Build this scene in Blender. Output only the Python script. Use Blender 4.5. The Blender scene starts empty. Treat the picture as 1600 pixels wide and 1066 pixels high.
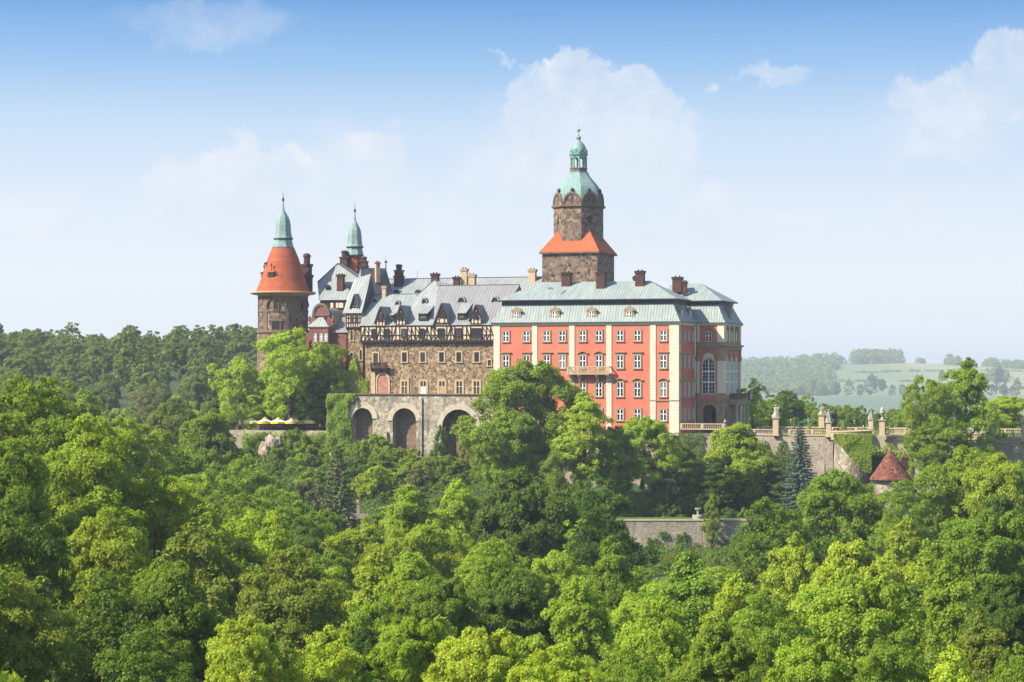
import bpy, bmesh, math, random
import numpy as np
from mathutils import Vector, Matrix
R = math.radians
rnd = random.Random(7)
SC = bpy.context.scene
C = SC.collection

# ------------------------------------------------------------------ camera
F, HZ = 3465.0, 585.0             # focal length and eye level measured on the 1600 px wide photograph
cd = bpy.data.cameras.new('camera'); cam = bpy.data.objects.new('camera', cd); C.objects.link(cam)
cam.location = (0, 0, 0); cam.rotation_euler = (R(90), 0, 0)
cd.sensor_width = 36.0; cd.lens = 36.0 * F / 1600.0
cd.shift_y = (HZ - 533.0) / 1600.0
cd.clip_start = 1.0; cd.clip_end = 60000.0
SC.camera = cam

# ------------------------------------------------------------------ light
SUN_AZ, SUN_EL = 63.0, 41.0      # degrees left of the direction behind the camera, elevation
sun_dir = Vector((-math.sin(R(SUN_AZ)) * math.cos(R(SUN_EL)), -math.cos(R(SUN_AZ)) * math.cos(R(SUN_EL)), math.sin(R(SUN_EL))))
sl = bpy.data.lights.new('sun', 'SUN'); sl.energy = 4.6; sl.angle = R(0.5); sl.color = (1.0, 0.93, 0.80)
so = bpy.data.objects.new('sun', sl); C.objects.link(so)
so.rotation_euler = sun_dir.to_track_quat('Z', 'Y').to_euler()
SC.view_settings.view_transform = 'Standard'; SC.view_settings.look = 'None'
SC.view_settings.gamma = 1.0; SC.view_settings.use_curve_mapping = False
SC.view_settings.exposure = 1.0
try:
    cy = SC.cycles
    cy.max_bounces = 6; cy.diffuse_bounces = 3; cy.glossy_bounces = 2; cy.transmission_bounces = 4
    cy.transparent_max_bounces = 8; cy.volume_bounces = 0; cy.caustics_reflective = False; cy.caustics_refractive = False
except Exception:
    pass

class NT:
    """small node-tree helper"""
    def __init__(s, tree): s.t = tree; s.n = tree.nodes; s.l = tree.links
    def node(s, typ, **kw):
        n = s.n.new(typ)
        for k, v in kw.items(): setattr(n, k, v)
        return n
    def put(s, sock, v):
        if hasattr(v, 'default_value') and hasattr(v, 'is_linked'): s.l.new(v, sock)
        else: sock.default_value = v
    def math(s, op, a, b=0.0, c=0.0, clamp=False):
        n = s.node('ShaderNodeMath', operation=op, use_clamp=clamp)
        for i, v in enumerate((a, b, c)): s.put(n.inputs[i], v)
        return n.outputs[0]
    def vec(s, op, a, b=(0, 0, 0)):
        n = s.node('ShaderNodeVectorMath', operation=op)
        s.put(n.inputs[0], a); s.put(n.inputs[1], b)
        return n.outputs['Value'] if op in ('LENGTH', 'DOT_PRODUCT') else n.outputs[0]
    def mix(s, f, a, b, mode='MIX'):
        n = s.node('ShaderNodeMix', data_type='RGBA', blend_type=mode)
        s.put(n.inputs['Factor'], f)
        a = a if hasattr(a, 'is_linked') else tuple(a)[:3] + (1,)
        b = b if hasattr(b, 'is_linked') else tuple(b)[:3] + (1,)
        s.put(n.inputs[6], a); s.put(n.inputs[7], b)
        return n.outputs[2]
    def ramp(s, f, stops, interp='LINEAR'):
        n = s.node('ShaderNodeValToRGB'); cr = n.color_ramp; cr.interpolation = interp
        while len(cr.elements) < len(stops): cr.elements.new(0.5)
        for e, (p, c) in zip(cr.elements, stops):
            e.position = p; e.color = (tuple(c) + (1,))[:4] if not isinstance(c, (int, float)) else (c, c, c, 1)
        s.put(n.inputs[0], f)
        return n.outputs[0]
    def noise(s, vec, scale, detail=4.0, rough=0.6):
        n = s.node('ShaderNodeTexNoise'); s.put(n.inputs['Vector'], vec)
        n.inputs['Scale'].default_value = scale; n.inputs['Detail'].default_value = detail; n.inputs['Roughness'].default_value = rough
        return n.outputs['Fac']
    def smooth(s, v, a, b):
        n = s.node('ShaderNodeMapRange', interpolation_type='SMOOTHSTEP')
        s.put(n.inputs[0], v); n.inputs[1].default_value = a; n.inputs[2].default_value = b
        return n.outputs[0]

# ------------------------------------------------------------------ sky
def build_world():
    w = bpy.data.worlds.new('World'); SC.world = w; w.use_nodes = True
    t = NT(w.node_tree); t.n.clear()
    out = t.node('ShaderNodeOutputWorld'); bg = t.node('ShaderNodeBackground')
    bg.inputs['Strength'].default_value = 0.15
    t.l.new(bg.outputs[0], out.inputs[0])
    tc = t.node('ShaderNodeTexCoord').outputs['Generated']
    sk = t.node('ShaderNodeTexSky', sky_type='NISHITA'); sk.sun_disc = False
    sk.sun_elevation = R(SUN_EL); sk.sun_rotation = math.atan2(sun_dir.x, sun_dir.y)
    sk.air_density = 1.0; sk.dust_density = 0.6; sk.ozone_density = 1.5
    xyz = t.node('ShaderNodeSeparateXYZ'); t.l.new(tc, xyz.inputs[0])
    x, y, z = xyz.outputs
    hor = t.math('SQRT', t.math('ADD', t.math('MULTIPLY', x, x), t.math('MULTIPLY', y, y)))
    el = t.math('DIVIDE', z, hor)                       # tangent of the elevation
    # haze-whitened lower sky deepening quickly into blue
    k = 3.35
    low = t.ramp(t.math('DIVIDE', el, 0.176, clamp=True), [(0.0, (0.84 * k, 0.885 * k, 0.925 * k)), (0.25, (0.845 * k, 0.90 * k, 0.955 * k)), (0.45, (0.74 * k, 0.84 * k, 0.955 * k)),
                 (0.64, (0.58 * k, 0.74 * k, 0.935 * k)), (0.80, (0.33 * k, 0.56 * k, 0.87 * k)), (1.0, (0.12 * k, 0.34 * k, 0.74 * k))])
    col = t.mix(t.smooth(el, 0.17, 0.42), low, sk.outputs[0])
    # fair-weather clouds standing at fixed bearings and heights
    az = t.math('DIVIDE', x, t.math('MAXIMUM', y, 0.05))
    comb = t.node('ShaderNodeCombineXYZ'); t.l.new(az, comb.inputs[0]); t.l.new(el, comb.inputs[2])
    P = comb.outputs[0]
    warp = t.node('ShaderNodeTexNoise'); t.l.new(P, warp.inputs['Vector']); warp.inputs['Scale'].default_value = 38; warp.inputs['Detail'].default_value = 7; warp.inputs['Roughness'].default_value = 0.62
    wv = t.vec('SCALE', t.vec('SUBTRACT', warp.outputs['Color'], (0.5, 0.5, 0.5)))
    wv.node.inputs['Scale'].default_value = 0.05
    PW = t.vec('ADD', P, wv)
    clouds = [(850, 245, 170, 110, .4), (935, 190, 120, 100, .3), (360, 290, 150, 75, .5), (560, 265, 120, 85, .5), (1500, 190, 160, 70, .5), (905, 128, 62, 50, .7), (860, 190, 80, 80, .6), (800, 262, 110, 80, .58), (1000, 165, 55, 52, .65), (940, 230, 150, 90, .6),
              (590, 232, 52, 52, .75), (560, 290, 110, 60, .5), (400, 262, 85, 45, .75), (330, 310, 120, 55, .6), (480, 300, 120, 60, .5),
              (1480, 165, 105, 48, .62), (1580, 130, 62, 60, .62), (1450, 235, 70, 30, .5), (1110, 320, 48, 30, .6), (1210, 134, 80, 15, .5), (1098, 142, 18, 16, .5),
              (1250, 350, 60, 20, .5), (1420, 348, 60, 22, .5), (330, 38, 170, 40, .32), (790, 104, 16, 9, .4), (825, 118, 18, 12, .45), (60, 345, 120, 40, .45), (1080, 380, 200, 50, .4),
              (700, 360, 260, 70, .4)]
    tot = None
    for (px, py, rx, ry, s) in clouds:
        c = ((px - 800) / F, 0, (HZ - py) / F)
        d = t.vec('LENGTH', t.vec('MULTIPLY', t.vec('SUBTRACT', PW, c), (F / rx, 0, F / ry)))
        g = t.math('MULTIPLY', t.smooth(d, 1.12, 0.85 - 0.58 * (s < .6)), s)
        tot = g if tot is None else t.math('MAXIMUM', tot, g)
    fine = t.noise(P, 90, 8, 0.6)
    m = t.math('MULTIPLY', tot, t.math('ADD', 0.05, t.math('MULTIPLY', fine, 1.6)), clamp=True)
    shade = t.noise(P, 24, 5, 0.6)
    ccol = t.mix(t.smooth(shade, 0.35, 0.65), (0.74 * k, 0.81 * k, 0.90 * k), (0.90 * k, 0.92 * k, 0.96 * k))
    col = t.mix(t.math('MULTIPLY', m, t.smooth(y, 0.0, 0.3)), col, ccol)
    t.l.new(col, bg.inputs['Color'])
build_world()

# ------------------------------------------------------------------ the castle's own axes: u along the pink front (to the right), v into depth
A = R(18.0); ca, sa = math.cos(A), math.sin(A)
D0 = 440.0
OX, OY = (1060 - 800) / F * D0, D0
def W(u, v): return OX + u * ca + v * sa, OY - u * sa + v * ca
def U(px, v=0.0):
    k = (px - 800) / F
    return (k * (OY + v * ca) - OX - v * sa) / (ca + k * sa)
def Vd(px, u):
    k = (px - 800) / F
    return (k * (OY - u * sa) - OX - u * ca) / (sa - k * ca)
def Z(py, u, v=0.0): return (HZ - py) / F * (OY - u * sa + v * ca)
def UZ(px, py, v=0.0):
    u = U(px, v); return u, Z(py, u, v)
def inv(x, y):
    dx, dy = x - OX, y - OY
    return dx * ca - dy * sa, dx * sa + dy * ca
def sst(a, b, x):
    t = min(1.0, max(0.0, (x - a) / (b - a))); return t * t * (3 - 2 * t)
def lerp(a, b, t): return a + (b - a) * t

# ------------------------------------------------------------------ terrain height
def ground(x, y):
    u, v = inv(x, y)
    base = -35.0
    base += 17 * sst(-8, -55, x) * sst(60, 120, y) * (1 - sst(230, 380, y))
    base += 6 * sst(25, 90, x) * (1 - sst(280, 380, y))
    if y < 110: base -= 6 * (1 - sst(40, 110, y))
    cr_a = 0.70 * sst(-50, -8, v) + 0.30 * sst(-7, 0, v)          # under the arcade the slope climbs to its foot
    cr_b = 0.40 * sst(-58, -4, v) + 0.60 * sst(-2, 3.5, v)        # under the ramparts it stays low
    crag = lerp(cr_a, cr_b, sst(-30, -20, u))
    crag *= sst(-125, -78, u)
    far = sst(40, 120, v)
    top = lerp(-14.0, -24.0, far)
    mid = lerp(base, -27.0, sst(380, 520, y))
    h = lerp(mid, top, crag)
    # wooded hill on the left, behind
    hill = sst(560, 880, y) * (1 - sst(-45, 70, x - 0.08 * (y - 800))) * (1 - sst(1300, 2200, y))
    h += hill * (30.5 + 2.5 * math.sin(x * 0.021) + 1.5 * math.sin(x * 0.05 + 1))
    # open plain and the far hills
    h += -15 * sst(700, 1900, y)
    q = 1 / 1.7; xx, yy = x * q, y * q
    fh = sst(2250, 3300, yy)
    h += 1.7 * fh * (35 + 5.5 * math.exp(-((xx - 560) / 170) ** 2) + 3 * math.sin(xx * 0.006) - 3 * sst(500, 200, xx) - 1.5 * sst(700, 1000, xx))
    h += 4 * math.sin(xx * 0.013 + yy * 0.004) * sst(2400, 2900, yy)
    h -= 100 * sst(4200, 7000, yy)
    return h

# ------------------------------------------------------------------ materials
def new_mat(name):
    m = bpy.data.materials.new(name); m.use_nodes = True
    t = NT(m.node_tree); b = t.n['Principled BSDF']
    return m, t, b
def finish(t, b, col, rough=0.85, bump=None, strength=0.4, dist=0.05, spec=0.2, metal=0.0):
    t.put(b.inputs['Base Color'], col if hasattr(col, 'is_linked') else tuple(col)[:3] + (1,))
    b.inputs['Roughness'].default_value = rough; b.inputs['Specular IOR Level'].default_value = spec
    b.inputs['Metallic'].default_value = metal
    if bump is not None:
        bn = t.node('ShaderNodeBump'); bn.inputs['Strength'].default_value = strength; bn.inputs['Distance'].default_value = dist
        t.l.new(bump, bn.inputs['Height']); t.l.new(bn.outputs[0], b.inputs['Normal'])
def tco(t, which='Object'): return t.node('ShaderNodeTexCoord').outputs[which]
def m_plain(name, c1, c2=None, scale=1.2, rough=0.85, spec=0.2, metal=0.0, bump=0.25, streak=0.0):
    m, t, b = new_mat(name); o = tco(t)
    c2 = c2 or tuple(c * 0.72 for c in c1)
    n1 = t.noise(o, scale, 6, 0.65); n2 = t.noise(o, scale * 7, 4, 0.6)
    f = t.smooth(t.math('ADD', t.math('MULTIPLY', n1, 0.7), t.math('MULTIPLY', n2, 0.3)), 0.38, 0.66)
    col = t.mix(f, c1, c2)
    if streak:
        s = t.noise(t.vec('MULTIPLY', o, (1.6, 1.6, 0.12)), 1.0, 5, 0.6)
        col = t.mix(t.math('MULTIPLY', t.smooth(s, 0.5, 0.75), streak), col, tuple(c * 0.45 for c in c1))
    finish(t, b, col, rough, n2, bump, 0.03, spec, metal)
    return m
def m_stone(name, cols, scale=2.3, mortar=(0.30, 0.26, 0.20), stain=0.4, edge=0.06):
    m, t, b = new_mat(name); o = tco(t)
    o2 = t.vec('ADD', o, t.vec('SCALE', t.node('ShaderNodeTexNoise').outputs['Color']))
    vo = t.node('ShaderNodeTexVoronoi'); t.l.new(o, vo.inputs['Vector']); vo.inputs['Scale'].default_value = scale
    ve = t.node('ShaderNodeTexVoronoi', feature='DISTANCE_TO_EDGE'); t.l.new(o, ve.inputs['Vector']); ve.inputs['Scale'].default_value = scale
    sp = t.node('ShaderNodeSeparateColor'); t.l.new(vo.outputs['Color'], sp.inputs[0])
    col = t.ramp(sp.outputs[0], [(i / (len(cols) - 1), c) for i, c in enumerate(cols)])
    col = t.mix(t.smooth(ve.outputs['Distance'], edge, edge * 0.3), col, mortar)
    n = t.noise(o, 0.35, 6, 0.7)
    col = t.mix(t.math('MULTIPLY', t.smooth(n, 0.42, 0.68), stain), col, tuple(c * 0.42 for c in cols[1]))
    n3 = t.noise(t.vec('MULTIPLY', o, (0.9, 0.9, 0.09)), 1.0, 5, 0.65)
    col = t.mix(t.math('MULTIPLY', t.smooth(n3, 0.52, 0.72), stain * 0.8), col, tuple(c * 0.4 for c in cols[0]))
    finish(t, b, col, 0.92, ve.outputs['Distance'], 0.8, 0.12)
    return m
def m_seam(name, c1, c2, c3, pitch=0.56, stain=0.5):
    """standing-seam sheet metal: u runs along the eave, v up the slope"""
    m, t, b = new_mat(name); uv = tco(t, 'UV')
    s = t.node('ShaderNodeSeparateXYZ'); t.l.new(uv, s.inputs[0])
    a = t.math('DIVIDE', s.outputs[0], pitch)
    fr = t.math('FRACT', a); cell = t.math('FLOOR', a)
    row = t.math('FLOOR', t.math('ADD', t.math('DIVIDE', s.outputs[1], 2.1), t.math('MULTIPLY', cell, 0.37)))
    wn = t.node('ShaderNodeTexWhiteNoise', noise_dimensions='2D')
    cc = t.node('ShaderNodeCombineXYZ'); t.l.new(cell, cc.inputs[0]); t.l.new(row, cc.inputs[1]); t.l.new(cc.outputs[0], wn.inputs['Vector'])
    col = t.mix(t.math('MULTIPLY', wn.outputs['Value'], 0.55), c1, c2)
    n = t.noise(t.vec('MULTIPLY', uv, (1.3, 0.16, 1)), 1.0, 6, 0.7)
    col = t.mix(t.math('MULTIPLY', t.smooth(n, 0.42, 0.72), stain), col, c3)
    n2 = t.noise(uv, 0.22, 4, 0.6)
    col = t.mix(t.math('MULTIPLY', t.smooth(n2, 0.4, 0.7), 0.5), col, c2)
    seam = t.math('LESS_THAN', t.math('ABSOLUTE', t.math('SUBTRACT', fr, 0.5)), 0.09)
    col = t.mix(t.math('MULTIPLY', seam, 0.75), col, tuple(c * 0.38 for c in c2))
    finish(t, b, col, 0.6, seam, 0.7, 0.06, 0.3)
    return m
def m_tile(name, c1, c2, c3, sx=0.22, sy=0.3):
    m, t, b = new_mat(name); uv = tco(t, 'UV')
    br = t.node('ShaderNodeTexBrick'); t.l.new(uv, br.inputs['Vector'])
    br.inputs['Color1'].default_value = c1 + (1,); br.inputs['Color2'].default_value = c2 + (1,); br.inputs['Mortar'].default_value = tuple(c * 0.4 for c in c2) + (1,)
    br.inputs['Scale'].default_value = 1.0; br.inputs['Brick Width'].default_value = sx; br.inputs['Row Height'].default_value = sy; br.inputs['Mortar Size'].default_value = 0.02
    n = t.noise(tco(t), 0.8, 6, 0.7)
    n2 = t.noise(tco(t), 4.0, 3, 0.7)
    col = t.mix(t.math('MULTIPLY', t.smooth(t.math('ADD', t.math('MULTIPLY', n, .6), t.math('MULTIPLY', n2, .4)), 0.43, 0.66), 0.75), br.outputs['Color'], c3)
    finish(t, b, col, 0.85, br.outputs['Fac'], 0.5, -0.04)
    return m
def m_rust(name, c1, pitch=0.62):
    """smooth cream render scored into courses"""
    m, t, b = new_mat(name); o = tco(t)
    s = t.node('ShaderNodeSeparateXYZ'); t.l.new(o, s.inputs[0])
    fr = t.math('FRACT', t.math('DIVIDE', s.outputs[2], pitch))
    g = t.math('LESS_THAN', fr, 0.12)
    n = t.noise(t.vec('MULTIPLY', o, (1, 1, 0.3)), 1.2, 6, 0.65)
    col = t.mix(t.math('MULTIPLY', t.smooth(n, 0.4, 0.7), 0.5), c1, tuple(c * 0.72 for c in c1))
    col = t.mix(t.math('MULTIPLY', g, 0.45), col, tuple(c * 0.5 for c in c1))
    finish(t, b, col, 0.85, g, 0.4, -0.03)
    return m
def m_leaf(name, trans=0.5):
    m, t, b = new_mat(name)
    t.n.remove(b); out = t.n['Material Output']
    oi = t.node('ShaderNodeObjectInfo'); ge = t.node('ShaderNodeNewGeometry')
    rp = ge.outputs['Random Per Island']
    big = t.noise(tco(t), 0.35, 3, 0.6)
    hs = t.node('ShaderNodeHueSaturation'); t.l.new(oi.outputs['Color'], hs.inputs['Color'])
    t.l.new(t.math('ADD', 0.465, t.math('ADD', t.math('MULTIPLY', rp, 0.035), t.math('MULTIPLY', big, 0.035))), hs.inputs['Hue'])
    t.l.new(t.math('ADD', 0.22, t.math('ADD', t.math('MULTIPLY', rp, 0.6), t.math('ADD', t.math('MULTIPLY', big, 0.55), t.math('MULTIPLY', t.noise(tco(t), 0.07, 3, 0.6), 0.4)))), hs.inputs['Value'])
    d = t.node('ShaderNodeBsdfDiffuse'); tr = t.node('ShaderNodeBsdfTranslucent'); gl = t.node('ShaderNodeBsdfGlossy')
    t.l.new(hs.outputs[0], d.inputs[0])
    t.l.new(t.mix(1.0, hs.outputs[0], (1.35, 1.32, 0.6), 'MULTIPLY'), tr.inputs[0])
    gl.inputs['Roughness'].default_value = 0.55; gl.inputs['Color'].default_value = (0.6, 0.65, 0.6, 1)
    mx = t.node('ShaderNodeMixShader'); mx.inputs[0].default_value = trans
    t.l.new(d.outputs[0], mx.inputs[1]); t.l.new(tr.outputs[0], mx.inputs[2])
    m2 = t.node('ShaderNodeMixShader'); m2.inputs[0].default_value = 0.012
    t.l.new(mx.outputs[0], m2.inputs[1]); t.l.new(gl.outputs[0], m2.inputs[2])
    t.l.new(m2.outputs[0], out.inputs[0])
    return m
def m_glass(name, c=(0.012, 0.015, 0.018)):
    m, t, b = new_mat(name)
    finish(t, b, c, 0.12, None, spec=0.5)
    return m

MAT = {}
def m_pink():
    m, t, b = new_mat('pink_render'); o = tco(t)
    n1 = t.noise(o, 0.22, 5, 0.6); n2 = t.noise(o, 1.4, 5, 0.65); n3 = t.noise(o, 9.0, 3, 0.6)
    col = t.mix(t.smooth(n1, .35, .65), (0.585, 0.168, 0.097), (0.50, 0.138, 0.082))
    col = t.mix(t.math('MULTIPLY', t.smooth(n2, .55, .72), .35), col, (0.66, 0.27, 0.19))
    s = t.noise(t.vec('MULTIPLY', o, (1.3, 1.3, 0.10)), 1.0, 6, 0.7)
    col = t.mix(t.math('MULTIPLY', t.smooth(s, .5, .74), .42), col, (0.33, 0.115, 0.085))
    col = t.mix(t.math('MULTIPLY', n3, .12), col, (0.40, 0.13, 0.09))
    finish(t, b, col, .9, n3, .2, .02)
    return m
MAT['pink'] = m_pink()
MAT['cream'] = m_rust('cream_render', (0.60, 0.54, 0.395))
MAT['creamplain'] = m_plain('cream_plain_render', (0.68, 0.60, 0.42), (0.60, 0.52, 0.36), 0.8)
MAT['sand'] = m_plain('sandstone', (0.36, 0.25, 0.15), (0.24, 0.165, 0.10), 1.5, streak=0.4)
MAT['sandlight'] = m_plain('pale_sandstone', (0.46, 0.36, 0.22), (0.36, 0.27, 0.16), 1.2, streak=0.25)
MAT['sanddark'] = m_plain('weathered_sandstone', (0.19, 0.125, 0.08), (0.10, 0.07, 0.05), 1.1, streak=0.5)
MAT['greystone'] = m_plain('grey_statue_stone', (0.40, 0.37, 0.31), (0.22, 0.20, 0.17), 2.5, streak=0.4)
MAT['red_sand'] = m_plain('red_sandstone', (0.21, 0.088, 0.07), (0.13, 0.055, 0.045), 1.2, streak=0.4)
MAT['white'] = m_plain('white_paint', (0.78, 0.79, 0.76), (0.70, 0.71, 0.68), 3.0, rough=0.5)
def m_pane():
    m, t, b = new_mat('window_glass'); r = t.node('ShaderNodeObjectInfo').outputs['Random']
    col = t.ramp(r, [(0.0, (0.008, 0.010, 0.012)), (0.5, (0.015, 0.017, 0.018)), (0.66, (0.05, 0.045, 0.04)), (0.82, (0.012, 0.013, 0.015)), (0.93, (0.16, 0.145, 0.12))], 'CONSTANT')
    finish(t, b, col, .1, None, spec=.5)
    return m
MAT['glass'] = m_pane()
MAT['copper'] = m_seam('green_copper', (0.30, 0.34, 0.308), (0.195, 0.235, 0.218), (0.18, 0.17, 0.135), 0.6, 0.6)
MAT['copperdark'] = m_plain('green_copper_trim', (0.22, 0.40, 0.34), (0.10, 0.16, 0.14), 2.0, streak=0.4, rough=0.6)
MAT['dome'] = m_seam('dome_copper', (0.235, 0.345, 0.305), (0.165, 0.26, 0.235), (0.09, 0.12, 0.11), 0.5, 0.6)
MAT['cupola'] = m_plain('cupola_copper', (0.225, 0.315, 0.27), (0.15, 0.225, 0.195), 1.0, rough=0.6, streak=0.75)
MAT['grey'] = m_seam('grey_sheet_roof', (0.245, 0.238, 0.235), (0.18, 0.173, 0.172), (0.17, 0.145, 0.13), 0.62, 0.5)
MAT['palegrey'] = m_seam('pale_sheet_roof', (0.30, 0.318, 0.298), (0.205, 0.22, 0.21), (0.185, 0.17, 0.145), 0.62, 0.6)
MAT['slate'] = m_seam('dark_slate_roof', (0.13, 0.12, 0.135), (0.10, 0.092, 0.105), (0.15, 0.13, 0.12), 0.5, 0.4)
MAT['lead'] = m_plain('lead_and_shade', (0.045, 0.05, 0.06), (0.03, 0.032, 0.04), 1.5, rough=0.6)  # lead trim; on the boards under the eaves its darkness includes overhang shade
MAT['iron'] = m_plain('dark_iron', (0.03, 0.028, 0.027), None, 3.0, rough=0.6)
MAT['tile'] = m_tile('red_roof_tile', (0.54, 0.135, 0.045), (0.36, 0.082, 0.034), (0.17, 0.055, 0.033))
MAT['tileorange'] = m_tile('orange_roof_tile', (0.62, 0.135, 0.045), (0.50, 0.105, 0.04), (0.34, 0.075, 0.035), 0.3, 0.36)
MAT['tilebrown'] = m_stone('mottled_roof_tile', [(0.06, 0.025, 0.02), (0.22, 0.075, 0.045), (0.11, 0.04, 0.028), (0.30, 0.115, 0.07), (0.16, 0.055, 0.035)], 2.4, (0.06, 0.03, 0.022), 0.35, 0.05)
MAT['brick'] = m_tile('chimney_brick', (0.15, 0.06, 0.043), (0.095, 0.04, 0.031), (0.05, 0.03, 0.026), 0.3, 0.14)
MAT['brickpale'] = m_plain('pale_chimney_render', (0.50, 0.36, 0.22), (0.38, 0.26, 0.16), 1.5)
MAT['hallstone'] = m_stone('hall_rubble', [(0.035, 0.022, 0.016), (0.235, 0.155, 0.085), (0.10, 0.062, 0.036), (0.40, 0.29, 0.17), (0.16, 0.095, 0.05)], 2.1, (0.31, 0.24, 0.155), 0.25, 0.045)
MAT['towerstone'] = m_stone('tower_rubble', [(0.03, 0.02, 0.016), (0.18, 0.12, 0.078), (0.075, 0.05, 0.034), (0.31, 0.215, 0.14), (0.12, 0.07, 0.047)], 1.6, (0.22, 0.17, 0.12), 0.35)
MAT['rampart'] = m_stone('rampart_rubble', [(0.22, 0.18, 0.13), (0.36, 0.30, 0.22), (0.28, 0.22, 0.16), (0.42, 0.36, 0.27)], 2.2, (0.35, 0.30, 0.23), 0.5)
MAT['arcade'] = m_stone('arcade_plaster', [(0.17, 0.14, 0.095), (0.40, 0.34, 0.25), (0.28, 0.23, 0.155), (0.52, 0.46, 0.36), (0.33, 0.27, 0.19)], 1.5, (0.25, 0.21, 0.15), 1.0, 0.05)
MAT['ringstone'] = m_plain('arch_ring_stone', (0.48, 0.41, 0.30), (0.36, 0.30, 0.21), 1.4, streak=.2)
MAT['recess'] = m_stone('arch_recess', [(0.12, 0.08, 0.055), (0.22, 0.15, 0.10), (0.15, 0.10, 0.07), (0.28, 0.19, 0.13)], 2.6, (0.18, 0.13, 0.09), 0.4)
MAT['plaster'] = m_plain('infill_plaster', (0.60, 0.46, 0.31), (0.52, 0.40, 0.27), 1.5)
MAT['timber'] = m_plain('dark_timber', (0.035, 0.02, 0.017), (0.02, 0.012, 0.011), 3.0)
MAT['wood'] = m_plain('eave_wood', (0.42, 0.27, 0.14), (0.30, 0.19, 0.10), 2.0)
MAT['redbrick'] = m_plain('red_blocked_arch', (0.30, 0.10, 0.065), (0.38, 0.23, 0.175), 1.6)
MAT['yellow'] = m_plain('yellow_canvas', (0.80, 0.56, 0.03), (0.74, 0.50, 0.03), 2.0)
MAT['canvas'] = m_plain('white_canvas', (0.78, 0.77, 0.72), (0.70, 0.69, 0.65), 2.0)
MAT['leaf'] = m_leaf('leaves')
MAT['needle'] = m_leaf('needles', 0.15)
MAT['bark'] = m_plain('bark', (0.085, 0.062, 0.045), (0.05, 0.037, 0.027), 4.0, bump=0.8)
MAT['lawn'] = m_plain('lawn', (0.10, 0.16, 0.035), (0.07, 0.12, 0.03), 0.5)
MAT['gravel'] = m_plain('terrace_gravel', (0.36, 0.31, 0.23), (0.28, 0.24, 0.18), 0.6)
MAT['rock'] = m_stone('cliff_rock', [(0.22, 0.17, 0.12), (0.38, 0.31, 0.22), (0.28, 0.22, 0.16), (0.46, 0.38, 0.28)], 0.7, (0.2, 0.16, 0.11), 0.5)
MAT['skin'] = m_plain('skin', (0.50, 0.30, 0.22), None, 5)
MAT['hair'] = m_plain('dark_hair', (0.04, 0.025, 0.018), None, 5)
MAT['red_cloth'] = m_plain('red_cloth', (0.55, 0.03, 0.05), None, 5)
MAT['blue_cloth'] = m_plain('blue_cloth', (0.10, 0.16, 0.32), None, 5)
MAT['white_cloth'] = m_plain('white_cloth', (0.7, 0.7, 0.7), None, 5)
MAT['jeans'] = m_plain('dark_trousers', (0.04, 0.05, 0.08), None, 5)

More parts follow.
